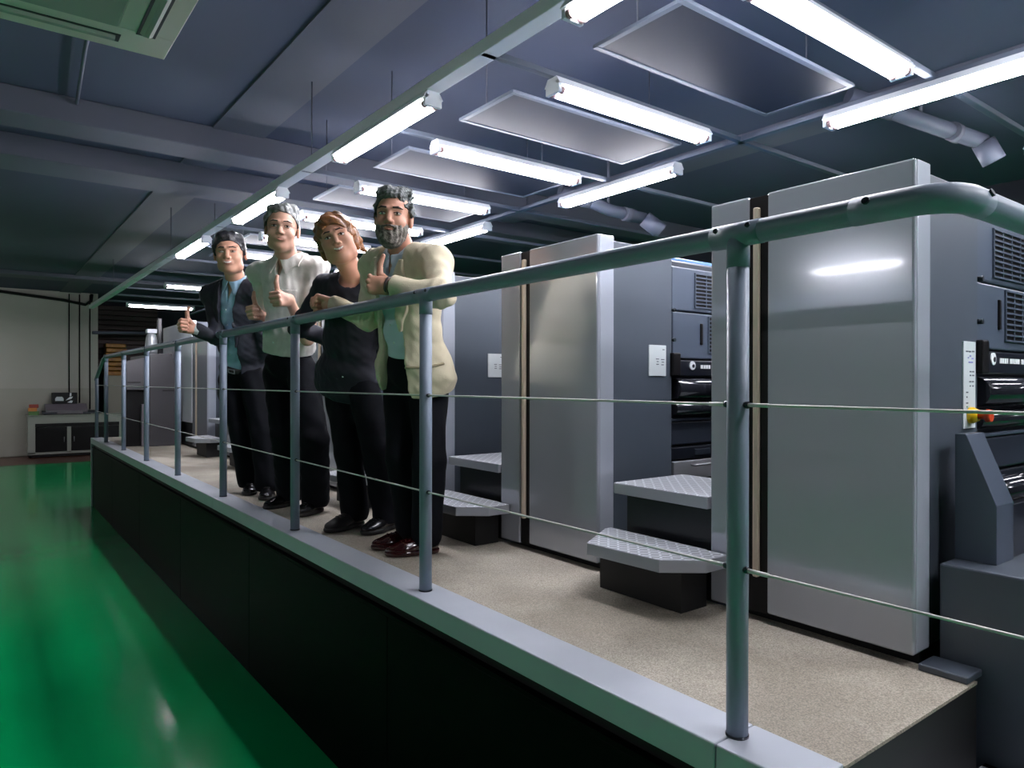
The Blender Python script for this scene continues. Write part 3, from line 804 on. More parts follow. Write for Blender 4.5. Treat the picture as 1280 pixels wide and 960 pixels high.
def mesh_blob(name, f, lo, hi, h, m, parent=None, local=None):
    lo, hi = V3(lo), V3(hi)
    B = 6
    n = (np.ceil((hi - lo) / h / B).astype(int) + 1) * B + 1
    nc = (n - 1) // B
    ax = [lo[i] + (np.arange(nc[i]) + 0.5) * B * h for i in range(3)]
    G = np.stack(np.meshgrid(*ax, indexing='ij'), -1).reshape(-1, 3)
    dc = f(G).reshape(nc)
    D = np.repeat(np.repeat(np.repeat(np.sign(dc) * 1.0, B, 0), B, 1), B, 2).astype(np.float32)
    D = np.pad(D, ((0, 1), (0, 1), (0, 1)), mode='edge')
    act = np.abs(dc) < B * h * 1.45
    a2 = act.copy()
    for axis in range(3):
        s = np.roll(act, 1, axis); a2 |= s
        s = np.roll(act, -1, axis); a2 |= s
    amask = np.repeat(np.repeat(np.repeat(act, B, 0), B, 1), B, 2)
    amask = np.pad(amask, ((0, 1), (0, 1), (0, 1)), mode='edge')
    idx = np.argwhere(amask)
    for s in range(0, len(idx), 400000):
        ii = idx[s:s + 400000]
        D[ii[:, 0], ii[:, 1], ii[:, 2]] = f(lo + ii * h)
    # close at the borders
    for a in range(3):
        sl = [slice(None)] * 3
        for e in (0, -1):
            sl[a] = e
            D[tuple(sl)] = np.maximum(D[tuple(sl)], 1e-3)
    S = D < 0
    N = D.shape
    strides = (N[1] * N[2], N[2], 1)
    acc_id, acc_p, edges = [], [], []
    for a in range(3):
        s0 = [slice(None)] * 3; s1 = [slice(None)] * 3
        s0[a] = slice(0, -1); s1[a] = slice(1, None)
        X = S[tuple(s0)] ^ S[tuple(s1)]
        e = np.argwhere(X)
        b, c = (a + 1) % 3, (a + 2) % 3
        e = e[(e[:, b] > 0) & (e[:, c] > 0)]
        e1 = e.copy(); e1[:, a] += 1
        d0 = D[e[:, 0], e[:, 1], e[:, 2]]; d1 = D[e1[:, 0], e1[:, 1], e1[:, 2]]
        t = np.clip(d0 / (d0 - d1 + 1e-12), 0.02, 0.98)
        p = e.astype(float); p[:, a] += t
        ids = []
        base = e[:, 0] * strides[0] + e[:, 1] * strides[1] + e[:, 2]
        for db, dc_ in ((0, 0), (1, 0), (1, 1), (0, 1)):
            cid = base - db * strides[b] - dc_ * strides[c]
            ids.append(cid); acc_id.append(cid); acc_p.append(p)
        edges.append((np.stack(ids, 1), d0 < 0))
    if not edges or sum(len(e[0]) for e in edges) == 0:
        raise RuntimeError('empty blob ' + name)
    acc_id = np.concatenate(acc_id); acc_p = np.concatenate(acc_p)
    uid, inv = np.unique(acc_id, return_inverse=True)
    cnt = np.bincount(inv)
    Vt = np.stack([np.bincount(inv, acc_p[:, i]) / cnt for i in range(3)], 1)
    Vt = lo + Vt * h
    Q = []
    for ids, pos in edges:
        q = np.searchsorted(uid, ids)
        q[~pos] = q[~pos][:, ::-1]
        Q.append(q)
    Q = np.concatenate(Q)
    me = bpy.data.meshes.new(name)
    me.vertices.add(len(Vt)); me.vertices.foreach_set('co', Vt.astype(np.float32).ravel())
    me.loops.add(len(Q) * 4); me.loops.foreach_set('vertex_index', Q.astype(np.int32).ravel())
    me.polygons.add(len(Q)); me.polygons.foreach_set('loop_start', np.arange(len(Q), dtype=np.int32) * 4)
    me.update(calc_edges=True)
    me.validate()
    return link(name, me, m, parent, smooth=True)

def unit(v):
    v = V3(v)
    return v / np.linalg.norm(v)

class Frame:
    """o origin; rows x (person's right), y (forward), z (up); s scale"""
    def __init__(self, o, x, y, z, s=1.0):
        self.o, self.x, self.y, self.z, self.s = V3(o), unit(x), unit(y), unit(z), s
        self.A = np.stack([self.x, self.y, self.z])
    def w(self, x, y, z):
        return self.o + self.s * (x * self.x + y * self.y + z * self.z)
    def loc(self, p):
        return (p - self.o) @ self.A.T / self.s
    def ell(self, c, r):
        return ell(self.w(*c), V3(r) * self.s, self.A)
    def cone(self, a, b, ra, rb):
        return cone(self.w(*a), self.w(*b), ra * self.s, rb * self.s)
    def half(self, c, n):
        n = V3(n)
        return half(self.w(*c), n[0] * self.x + n[1] * self.y + n[2] * self.z)
    def fn(self, g):
        """g takes local x,y,z arrays and returns a distance in local units"""
        def f(p):
            q = self.loc(p)
            return g(q[:, 0], q[:, 1], q[:, 2]) * self.s
        return f

def head_frame(c, az, pitch=0.0, roll=0.0, s=1.0):
    """az: 0 looks along -Y, +90 looks along -X; pitch > 0 chin down; roll > 0 head tips towards its own right"""
    a = math.radians(az)
    y = np.array([-math.sin(a), -math.cos(a), 0.0])
    z = np.array([0, 0, 1.0])
    x = np.cross(y, z)
    p = math.radians(pitch)
    y2 = y * math.cos(p) - z * math.sin(p)
    z2 = z * math.cos(p) + y * math.sin(p)
    r = math.radians(roll)
    x3 = x * math.cos(r) - z2 * math.sin(r)
    z3 = z2 * math.cos(r) + x * math.sin(r)
    return Frame(c, x3, y2, z3, s)

def add_head(B, H, wide=1.0, jaw=1.0):
    B.add(H.ell((0, -0.012, 0.035), (0.074 * wide, 0.094, 0.082)), 0.02)
    B.add(H.ell((0, 0.022, -0.03), (0.060 * wide, 0.066, 0.082)), 0.03)
    B.add(H.ell((0, 0.045, -0.088), (0.032 * jaw * wide, 0.032, 0.022)), 0.025)          # chin
    for s in (-1, 1):
        B.add(H.ell((s * 0.036 * wide, 0.055, -0.026), (0.026, 0.027, 0.024)), 0.02)    # cheek
        B.add(H.cone((s * 0.012, 0.083, 0.026), (s * 0.042 * wide, 0.070, 0.026), 0.009, 0.008), 0.014)   # brow ridge
        B.add(H.ell((s * 0.044 * wide, 0.0, -0.07), (0.02 * jaw, 0.04, 0.026)), 0.03)    # jaw corner
    for s in (-1, 1):
        B.sub(H.ell((s * 0.031, 0.092, 0.006), (0.019, 0.017, 0.010)), 0.010)            # socket
    B.add(H.cone((0, 0.082, 0.016), (0, 0.101, -0.022), 0.008, 0.011), 0.010)            # nose bridge
    for s in (-1, 1):
        B.add(H.ell((s * 0.011, 0.092, -0.028), (0.009, 0.011, 0.008)), 0.006)
        B.sub(H.ell((s * 0.006, 0.1005, -0.0365), (0.0036, 0.005, 0.003)), 0.002)
    B.add(H.ell((0, 0.077, -0.052), (0.027, 0.016, 0.014)), 0.014)                       # mouth mound
    for s in (-1, 1):                                                                    # ears
        B.add(H.ell((s * 0.077 * wide, -0.012, -0.004), (0.010, 0.020, 0.031)), 0.006)
        B.sub(H.ell((s * 0.087 * wide, -0.006, -0.002), (0.006, 0.010, 0.018)), 0.004)

def face_parts(person, H, lip_w=0.022, smile=0.006, teeth=False, brow='brow', brow_r=0.0042, lip_m='lip', h=0.0022, lip_r=0.0034):
    ctr = H.w(0, 0.08, -0.01)
    def mk(name, f, m):
        e = 0.075 * H.s
        return mesh_blob(name, f, ctr - e, ctr + e, h * H.s, m, person)
    for s in (-1, 1):
        e = mk('eye', H.ell((s * 0.031, 0.0755, 0.006), (0.0140, 0.0125, 0.0048)), 'eye')
        f = H.ell((s * 0.031, 0.0845, 0.006), (0.0052, 0.0046, 0.0046))
        o = mesh_blob('iris', f, H.w(s * 0.031, 0.0845, 0.006) - 0.012 * H.s, H.w(s * 0.031, 0.0845, 0.006) + 0.012 * H.s, 0.0012 * H.s, 'iris', e)
        # upper lid line
        b = Blob().add(H.cone((s * 0.016, 0.0865, 0.009), (s * 0.031, 0.0892, 0.0118), 0.0018, 0.0022), 0.002)
        b.add(H.cone((s * 0.031, 0.0892, 0.0118), (s * 0.047, 0.079, 0.0070), 0.0022, 0.0018), 0.002)
        mk('eyelash_line', b, 'brow')
        b = Blob().add(H.cone((s * 0.015, 0.0915, 0.0300), (s * 0.034, 0.0885, 0.0325), brow_r * 0.9, brow_r * 0.9), 0.003)
        b.add(H.cone((s * 0.034, 0.0885, 0.0325), (s * 0.052, 0.072, 0.0265), brow_r * 0.9, brow_r * 0.5), 0.003)
        mk('eyebrow', b, brow)
    up, lo = Blob(), Blob()
    xs = np.linspace(-lip_w, lip_w, 7)
    def lipc(x, dz):
        q = (x / lip_w) ** 2
        return (x, 0.0920 - 0.014 * q, -0.0535 + dz * (1 - q) + smile * q)
    for a, b_ in zip(xs[:-1], xs[1:]):
        up.add(H.cone(lipc(a, 0.0032), lipc(b_, 0.0032), lip_r, lip_r), 0.002)
        lo.add(H.cone(lipc(a, -0.0065 - (0.003 if teeth else 0)), lipc(b_, -0.0065 - (0.003 if teeth else 0)), lip_r * 1.2, lip_r * 1.2), 0.002)
    mk('upper_lip', up, lip_m)
    mk('lower_lip', lo, lip_m)
    if teeth:
        tb = Blob()
        for a, b_ in zip(xs[1:-2], xs[2:-1]):
            pa, pb = lipc(a, -0.002), lipc(b_, -0.002)
            tb.add(H.cone((pa[0], pa[1] + 0.0005, pa[2]), (pb[0], pb[1] + 0.0005, pb[2]), 0.0045, 0.0045), 0.002)
        mk('teeth', tb, 'teeth')

def hair_blob(H, front=0.070, side=0.010, nape=-0.06, thick=0.010, rough=0.003, seed=1, wide=1.0, top=0.008, waves=55, part=0.012, peak=0.0):
    """short haircut: shell over the skull, swept up over the forehead, cut along an uneven hairline"""
    B = Blob()
    B.add(H.ell((0, -0.018, 0.036), (0.074 * wide + thick * 0.55, 0.094 + thick * 0.8, 0.083 + thick)), 0.01)
    B.add(H.ell((part, 0.026, 0.086 + top), (0.056, 0.056, 0.030)), 0.025)
    B.add(H.ell((-part * 2, -0.02, 0.098 + top), (0.050, 0.060, 0.026)), 0.025)
    for s in (-1, 1):
        B.add(H.cone((s * (0.072 * wide), 0.022, 0.045), (s * (0.074 * wide), 0.010, -0.004), 0.012, 0.006), 0.012)
    B.off(wrinkle(rough * H.s, waves / H.s, seed))
    B.off(wrinkle(rough * 0.5 * H.s, waves * 2.3 / H.s, seed + 20))
    jag = wrinkle(0.006, 130 / H.s, seed + 7)
    B.clip(lambda p: face_cut(H, p, front, side, peak) + jag(p) * H.s * 0.8, 0.003)
    B.clip(H.fn(lambda x, y, z: (nape + 0.75 * np.clip(y + 0.09, 0, 0.2) - 0.03 * (y > -0.02)) - z), 0.006)
    return B

def face_cut(H, p, front, side, peak):
    q = H.loc(p)
    x, y, z = q[:, 0], q[:, 1], q[:, 2]
    ax = np.abs(x)
    line = front - 14.0 * np.clip(ax - 0.030, 0, 1) ** 2 + peak * np.clip(ax - 0.012, 0, 0.03)
    a = (line + 0.55 * (y - 0.075)) - z
    b = y - side - 0.55 * np.clip(z - 0.01, 0, 0.06)
    return np.minimum(a, b) * H.s

def add_arm(B, sh, el, wr, r=(0.050, 0.040, 0.026), k=0.02):
    B.add(cone(sh, el, r[0], r[1]), 0.03)
    B.add(cone(el, wr, r[1], r[2]), k)

def hand_frame(wr, knuckle, thumb, s=1.0):
    """x towards the knuckles, y towards the thumb side; z completes"""
    x = unit(V3(knuckle) - V3(wr))
    t = unit(thumb)
    y = unit(t - (t @ x) * x)
    return x, y, np.cross(x, y)

def add_fist(B, wr, dirx, thumb, curl, s=1.0, thumb_up=True, own=None):
    """closed hand: palm, four bent fingers of different length, thumb up along 'thumb' or folded over"""
    x = unit(dirx); t = unit(thumb); y = unit(t - (t @ x) * x)
    z = np.cross(x, y)
    if z @ V3(curl) < 0:
        z = -z
    o = V3(wr)
    P = lambda a, b, c: o + s * (a * x + b * y + c * z)
    B.add(cone(P(0.0, 0, 0), P(0.03, 0, 0.004), 0.026 * s, 0.028 * s, None), 0.02)
    # palm: flattened body between wrist and knuckles
    for yy in (0.022, 0.006, -0.012, -0.026):
        B.add(cone(P(0.02, yy * 0.7, 0.006), P(0.078, yy, 0.004), 0.017 * s, 0.0125 * s), 0.014)
    kn = [(0.086, 0.029, 0.0), (0.090, 0.010, -0.002), (0.086, -0.010, 0.0), (0.078, -0.028, 0.003)]
    ln = [(0.040, 0.030, 0.020), (0.044, 0.033, 0.021), (0.040, 0.030, 0.020), (0.032, 0.024, 0.018)]
    for (a, b, c), (l1, l2, l3), r in zip(kn, ln, (0.0098, 0.0100, 0.0096, 0.0086)):
        p0 = (a, b, c); p1 = (a + 0.004, b, c + l1); p2 = (a + 0.004 - l2 * 0.95, b, c + l1 + 0.003); p3 = (a - l2 - 0.004, b, c + l1 - l3 * 0.85)
        F = Blob()
        F.add(cone(P(*p0), P(*p1), r * s * 1.08, r * s), 0.003)
        F.add(cone(P(*p1), P(*p2), r * s, r * s * 0.94), 0.003)
        F.add(cone(P(*p2), P(*p3), r * s * 0.94, r * s * 0.8), 0.003)
        B.add(F, 0.003)
    T = Blob()
    if thumb_up:
        T.add(cone(P(0.022, 0.020, 0.016), P(0.052, 0.044, 0.026), 0.017 * s, 0.0135 * s), 0.008)
        T.add(cone(P(0.052, 0.044, 0.026), P(0.056, 0.084, 0.024), 0.0130 * s, 0.0118 * s), 0.004)
        T.add(cone(P(0.056, 0.084, 0.024), P(0.046, 0.116, 0.020), 0.0118 * s, 0.0090 * s), 0.004)
    else:
        T.add(cone(P(0.022, 0.020, 0.016), P(0.058, 0.038, 0.038), 0.016 * s, 0.0125 * s), 0.008)
        T.add(cone(P(0.058, 0.038, 0.038), P(0.074, 0.018, 0.056), 0.0120 * s, 0.0105 * s), 0.004)
        T.add(cone(P(0.074, 0.018, 0.056), P(0.076, -0.006, 0.060), 0.0105 * s, 0.0085 * s), 0.004)
    B.add(T, 0.005)

def torso_frame(pel, neck, rsh, lsh):
    z = unit(V3(neck) - V3(pel))
    x = unit(V3(rsh) - V3(lsh))
    x = unit(x - (x @ z) * z)
    y = np.cross(z, x)
    return Frame(pel, x, y, z, 1.0), float(np.linalg.norm(V3(neck) - V3(pel)))

def add_torso(B, T, L, rsh, lsh, g=0.0, build=1.0, hips=True):
    """g: how much the garment stands off the body"""
    w = build
    if hips:
        B.add(T.ell((0, 0.0, -0.02), (0.158 * w + g, 0.108 * w + g, 0.13 + g)), 0.03)
    B.add(T.ell((0, 0.008, L * 0.30), (0.146 * w + g, 0.104 * w + g, 0.17 + g)), 0.05)
    B.add(T.ell((0, 0.006, L * 0.66), (0.158 * w + g, 0.108 * w + g, 0.19 + g)), 0.05)
    for s in (rsh, lsh):
        B.add(cone(T.w(0, -0.005, L * 0.86), s, 0.070 * w + g, 0.058 * w + g), 0.04)
        B.add(cone(T.w(0, -0.01, L * 0.985), s, 0.042 * w + g, 0.045 * w + g), 0.04)

def make_person(label, J, skin, hs=1.0, az=30, pitch=0, roll=0, build=1.0, wide=1.0, jaw=1.0, hands=None, hscale=1.0):
    """J: joints in world coordinates. Returns (body object, head frame, torso frame, torso length)"""
    T, L = torso_frame(J['pel'], J['neck'], J['rsh'], J['lsh'])
    H = head_frame(J['head'], az, pitch, roll, hs)
    B = Blob()
    add_torso(B, T, L, J['rsh'], J['lsh'], -0.012, build)
    B.add(cone(T.w(0, -0.012, L * 0.97), H.w(0, -0.022, -0.045), 0.056 * hs, 0.052 * hs), 0.02)
    for a in ('r', 'l'):
        add_arm(B, J[a + 'sh'], J[a + 'el'], J[a + 'wr'])
        B.add(cone(V3(J[a + 'hip']) - (0, 0, 0.05), J[a + 'kn'], 0.062, 0.05), 0.03)
        B.add(cone(J[a + 'kn'], J[a + 'an'], 0.05, 0.034), 0.02)
        B.add(cone(V3(J[a + 'an']) - (0, 0, 0.03), V3(J[a + 'an']) * 0.35 + V3(J[a + 'toe']) * 0.65 - (0, 0, 0.012), 0.026, 0.012), 0.01)
        hd = hands[a]
        add_fist(B, J[a + 'wr'], hd[0], hd[1], hd[2], hscale, hd[3])
    add_head(B, H, wide, jaw)
    pts = np.array([J[k] for k in J])
    lo, hi = pts.min(0) - 0.22, pts.max(0) + 0.22
    lo[2] = max(lo[2], DECK + 0.004)
    o = mesh_blob('person', B, lo, hi, 0.0042, skin)
    tag(o, label, 'person', 'four people at the railing')
    return o, H, T, L

def bounds(*ps, pad=0.15):
    a = np.array([V3(p) for p in ps])
    return a.min(0) - pad, a.max(0) + pad

def trousers(person, J, T, m='trousers', belt=None, thigh=0.096, knee=0.076, cuff=0.072, top=0.06, seed=3):
    B = Blob()
    B.add(T.ell((0, 0.0, -0.03), (0.166, 0.118, 0.15)), 0.03)
    for a in ('r', 'l'):
        B.add(cone(J[a + 'hip'], J[a + 'kn'], thigh, knee), 0.03)
        B.add(cone(J[a + 'kn'], J[a + 'an'], knee, cuff), 0.02)
    B.off(wrinkle(0.0035, 26, seed))
    B.clip(T.half((0, 0, top), (0, 0, 1)), 0.004)
    for a in ('r', 'l'):
        an = V3(J[a + 'an'])
        B.clip(lambda p: (DECK + 0.035) - p[:, 2], 0.004)
    pts = [J[k] for k in ('rhip', 'lhip', 'rkn', 'lkn', 'ran', 'lan', 'pel')]
    lo, hi = bounds(*pts, pad=0.24)
    lo[2] = DECK + 0.01
    return mesh_blob('trousers', B, lo, hi, 0.0065, m, person)

def shoe(person, an, toe, m, sole='shoe_matte', s=1.0):
    """low lace-up shoe standing on the deck, heel under the ankle, toe towards 'toe'"""
    an, toe = V3(an), V3(toe)
    d = toe - an; d[2] = 0
    x = unit(d)
    F = Frame((an[0] - 0.055 * x[0], an[1] - 0.055 * x[1], DECK + 0.003), np.cross(x, (0, 0, 1)), x, (0, 0, 1), s)
    L = min(0.30, max(0.25, float(np.linalg.norm(d)) + 0.09)) / s
    B = Blob()
    B.add(F.ell((0, 0.045, 0.045), (0.036, 0.050, 0.050)), 0.02)
    B.add(F.cone((0, 0.06, 0.05), (0, L * 0.62, 0.034), 0.040, 0.034), 0.03)
    B.add(F.ell((0, L - 0.075, 0.026), (0.047, 0.075, 0.030)), 0.03)
    B.add(F.cone((0, 0.05, 0.06), (0, 0.055, 0.105), 0.038, 0.040), 0.02)
    B.clip(F.half((0, 0, 0.018), (0, 0, -1)), 0.003)
    lo, hi = bounds(F.w(0, 0, 0), F.w(0, L, 0.12), pad=0.08)
    o = mesh_blob('shoe', B, lo, hi, 0.0045, m, person)
    S = Blob()
    S.add(F.ell((0, 0.05, 0.012), (0.042, 0.056, 0.03)), 0.02)
    S.add(F.cone((0, 0.06, 0.012), (0, L * 0.6, 0.012), 0.038, 0.040), 0.02)
    S.add(F.ell((0, L - 0.078, 0.012), (0.052, 0.082, 0.03)), 0.03)
    S.clip(F.half((0, 0, 0.022), (0, 0, 1)), 0.002)
    S.clip(F.half((0, 0, 0.0), (0, 0, -1)), 0.0)
    mesh_blob('sole', S, lo, hi, 0.0045, sole, o)
    lc = Blob()
    lc.add(lambda p: B(p) - 0.003, 0); lc.clip(lambda p: -(B(p) + 0.002), 0)
    lc.clip(F.fn(lambda x, y, z: np.maximum.reduce([np.abs(x) - 0.022, np.abs((y - 0.143 + 0.25 * x) % 0.020 - 0.010) - 0.0035, np.abs(y - 0.143) - 0.036, 0.03 - z])), 0)
    mesh_blob('laces', lc, lo, hi, 0.0028, m, o)
    return o

def interp(z, tab):
    zs = [t[0] for t in tab]; vs = [t[1] for t in tab]
    return np.interp(z, zs, vs)

def jacket(person, J, T, L, m, open_tab, hem=-0.16, g=0.022, build=1.0, seed=5, skirt=0.05, cuff=0.94, rs=(0.062, 0.053, 0.042), lapel=None, lapel_tab=None, name='jacket', x_off=0.0, h=0.0055):
    """open_tab: (z, half width) of the front opening; None closes the front"""
    B = Blob()
    add_torso(B, T, L, J['rsh'], J['lsh'], g, build)
    B.add(T.cone((0, 0, 0.02), (0, 0.0, hem - 0.02), 0.105, 0.115), 0.03)
    B.add(T.ell((0, 0.0, hem + 0.06), (0.168 * build + skirt, 0.118 + skirt * 0.8, 0.20)), 0.06)
    B.off(wrinkle(0.0045, 24, seed))
    B.off(wrinkle(0.0016, 62, seed + 1))
    B.clip(T.half((0, 0, hem), (0, 0, -1)), 0.004)
    neckcut = T.fn(lambda x, y, z: 0.080 - np.sqrt(x * x + (y * 0.9 + 0.002) ** 2) - np.clip(L * 0.93 - z, 0, 1) * 3)
    B.clip(lambda p: neckcut(p), 0.004)
    body = B
    S = Blob(); S.add(B, 0)
    if open_tab is not None:
        op = T.fn(lambda x, y, z: np.maximum(np.abs(x - x_off) - interp(z, open_tab), 0.015 - y))
        S.sub(op, 0.004)
    for a in ('r', 'l'):
        sh, el, wr = V3(J[a + 'sh']), V3(J[a + 'el']), V3(J[a + 'wr'])
        c = el + (wr - el) * cuff
        ax = unit(wr - el)
        A = Blob().add(cone(sh, el, rs[0], rs[1]), 0.03).add(cone(el, c + ax * 0.03, rs[1], rs[2]), 0.02)
        # folds gathering at the elbow
        A.off(lambda p, el=el, ax=ax: 0.003 * np.sin((p - el) @ (ax * 150)) * np.exp(-np.sum((p - el) ** 2, 1) / 0.006))
        A.off(wrinkle(0.004, 30, seed + 3))
        fc, nr = half(c + ax * 0.012, ax), cone(c, c + ax * 0.12, 0.075, 0.10)
        A.sub(lambda p, fc=fc, nr=nr: np.maximum(-fc(p), nr(p)), 0.003)      # square cuff
        S.add(A, 0.022)
    pts = [J[k] for k in ('rsh', 'lsh', 'rel', 'lel', 'rwr', 'lwr', 'pel', 'neck')] + [T.w(0, 0, hem)]
    lo, hi = bounds(*pts, pad=0.22)
    o = mesh_blob(name, S, lo, hi, h, m, person)
    if lapel_tab is not None:
        for s in (-1, 1):
            reg = T.fn(lambda x, y, z, s=s: np.maximum.reduce([
                (s * (x - x_off)) - interp(z, lapel_tab), interp(z, open_tab) - 0.004 - s * (x - x_off),
                lapel_tab[0][0] - z, z - L * 0.99, 0.01 - y]))
            Lp = Blob()
            Lp.add(lambda p: body(p) - 0.012, 0)
            Lp.clip(lambda p: -(body(p) + 0.003), 0.0)
            Lp.clip(reg, 0.003)
            lo2, hi2 = bounds(T.w(-0.16, 0.0, lapel_tab[0][0]), T.w(0.16, 0.16, L), pad=0.06)
            mesh_blob('lapel', Lp, lo2, hi2, 0.0034, lapel or m, o)
    return o, body

def shirt(person, J, T, L, m, sleeve=None, hem=0.0, g=0.006, build=1.0, seed=9, collar=True, H=None, rs=(0.066, 0.062), buttons=True, skirt=0.0, open_neck=0.03, neck=1.0):
    B = Blob()
    add_torso(B, T, L, J['rsh'], J['lsh'], g, build)
    if skirt:
        B.add(T.ell((0, 0, hem + 0.08), (0.166 + skirt, 0.118 + skirt, 0.2)), 0.05)
    if sleeve:
        for a in ('r', 'l'):
            sh, el = V3(J[a + 'sh']), V3(J[a + 'el'])
            c = sh + (el - sh) * (sleeve + 0.03); ax = unit(el - sh)
            A = Blob().add(cone(sh, c + ax * 0.02, rs[0], rs[1]), 0.03)
            fc, nr = half(c, ax), cone(c, c + ax * 0.1, 0.11, 0.09)
            A.sub(lambda p, fc=fc, nr=nr: np.maximum(-fc(p), nr(p)), 0.003)
            B.add(A, 0.03)
    B.off(wrinkle(0.004, 26, seed)).off(wrinkle(0.0025, 65, seed + 2))
    B.clip(T.half((0, 0, hem), (0, 0, -1)), 0.004)
    S = Blob(); S.add(B, 0)
    vneck = T.fn(lambda x, y, z: np.maximum.reduce([np.abs(x) - open_neck * np.clip((z - L * 0.80) / (L * 0.2), 0, 1.3), 0.02 - y, L * 0.80 - z]))
    S.sub(vneck, 0.003)
    pts = [J[k] for k in ('rsh', 'lsh', 'pel', 'neck')] + ([J['rel'], J['lel']] if sleeve else []) + [T.w(0, 0, hem)]
    lo, hi = bounds(*pts, pad=0.21)
    o = mesh_blob('shirt', S, lo, hi, 0.0055, m, person)
    if collar:
        U = Blob(); U.add(B, 0); U.add(cone(T.w(0, -0.010, L * 0.93), T.w(0, -0.004, L * 1.08), 0.070 * neck, 0.066 * neck), 0.03)
        for s in (-1, 1):
            def reg(x, y, z, s=s):
                fr = np.clip(y, 0, 0.2)
                lowr = L * 0.955 - 0.55 * fr * np.clip(1.2 - np.abs(np.abs(x) - 0.045) / 0.05, 0, 1)
                topr = L * 1.075 - 0.40 * fr
                gap = 0.004 + 0.50 * np.clip(L * 1.02 - z, 0, 0.09) * (y > 0)
                return np.maximum.reduce([lowr - z, z - topr, gap - s * x, np.sqrt(x * x + y * y) - 0.112 * neck])
            cb = Blob(); cb.add(lambda p: U(p) - 0.0065, 0)
            cb.clip(lambda p: -(U(p) + 0.002), 0)
            cb.clip(T.fn(reg), 0.002)
            mesh_blob('collar', cb, T.w(0, 0, L * 0.97) - 0.2, T.w(0, 0, L * 0.97) + 0.2, 0.0036, m, o)
    if buttons:
        bt = Blob()
        for i in range(4):
            z = L * (0.74 - 0.17 * i)
            # march out from the spine to the shirt surface
            ys = np.linspace(0.02, 0.26, 120)
            d = S(np.array([T.w(0.004, y, z) for y in ys]))
            k = int(np.argmax(d > 0))
            bt = ell(T.w(0.004, ys[k], z), (0.006, 0.004, 0.006), T.A)
            mesh_blob('button', bt, T.w(0.004, ys[k], z) - 0.012, T.w(0.004, ys[k], z) + 0.012, 0.0025, 'placard', o)
    return o, B

CF = np.array([0.605, 0.796, 0.0])       # horizontal direction the photograph looks along
CR = np.array([0.796, -0.605, 0.0])      # horizontal direction to its right
UP = np.array([0.0, 0.0, 1.0])

def floor_pt(p, h):
    return (p[0], p[1], DECK + h)

# --- man in the beige jacket, nearest to the camera
J4 = dict(head=(1.488, 2.840, 2.511), neck=(1.550, 2.868, 2.364), rsh=(1.508, 3.050, 2.326), lsh=(1.594, 2.658, 2.300),
          rel=(1.504, 3.128, 2.081), rwr=(1.434, 3.382, 2.176), lel=(1.501, 2.453, 2.133), lwr=(1.369, 2.628, 2.177),
          pel=(1.672, 2.975, 1.880), rhip=(1.671, 3.101, 1.812), lhip=(1.734, 2.953, 1.803), rkn=(1.641, 3.047, 1.424), lkn=(1.678, 2.844, 1.416),
          ran=(1.697, 3.054, 1.059), lan=(1.688, 2.885, 1.050), rtoe=(1.563, 3.080, 0.994), ltoe=(1.579, 2.917, 0.985))
# --- woman in black
J3 = dict(head=(1.443, 3.352, 2.491), neck=(1.572, 3.428, 2.327), rsh=(1.495, 3.612, 2.286), lsh=(1.670, 3.304, 2.300),
          rel=(1.445, 3.889, 2.083), rwr=(1.703, 3.880, 2.005), lel=(1.756, 3.364, 2.060), lwr=(1.775, 3.775, 1.919),
          pel=(1.640, 3.652, 1.851), rhip=(1.627, 3.750, 1.790), lhip=(1.683, 3.581, 1.781), rkn=(1.622, 3.614, 1.396), lkn=(1.705, 3.451, 1.429),
          ran=(1.684, 3.666, 1.035), lan=(1.789, 3.486, 1.045), rtoe=(1.513, 3.595, 0.967), ltoe=(1.643, 3.421, 0.962))
# --- man in the white short-sleeved shirt
J2 = dict(head=(1.450, 4.175, 2.686), neck=(1.525, 4.293, 2.534), rsh=(1.435, 4.563, 2.480), lsh=(1.666, 4.161, 2.476),
          rel=(1.561, 4.667, 2.183), rwr=(1.438, 4.559, 2.210), lel=(1.607, 4.180, 2.044), lwr=(1.441, 4.030, 2.257),
          pel=(1.599, 4.461, 1.914), rhip=(1.569, 4.584, 1.844), lhip=(1.642, 4.353, 1.842), rkn=(1.546, 4.400, 1.444), lkn=(1.641, 4.152, 1.430),
          ran=(1.629, 4.536, 1.004), lan=(1.670, 4.204, 0.985), rtoe=(1.536, 4.507, 0.951), ltoe=(1.578, 4.148, 0.936))
# --- man in the dark suit
J1 = dict(head=(1.404, 5.089, 2.665), neck=(1.475, 5.210, 2.496), rsh=(1.378, 5.447, 2.415), lsh=(1.596, 5.093, 2.425),
          rel=(1.380, 5.307, 2.092), rwr=(1.228, 5.322, 2.155), lel=(1.682, 5.203, 2.062), lwr=(1.715, 5.554, 1.844),
          pel=(1.599, 5.466, 1.878), rhip=(1.553, 5.576, 1.794), lhip=(1.647, 5.354, 1.794), rkn=(1.563, 5.366, 1.415), lkn=(1.643, 5.105, 1.397),
          ran=(1.601, 5.286, 1.007), lan=(1.649, 5.023, 1.005), rtoe=(1.541, 5.105, 0.949), ltoe=(1.566, 4.835, 0.933))
for J in (J1, J2, J3, J4):
    for a in 'rl':
        J[a + 'an'] = floor_pt(J[a + 'an'], 0.085)
        J[a + 'toe'] = floor_pt(J[a + 'toe'], 0.035)

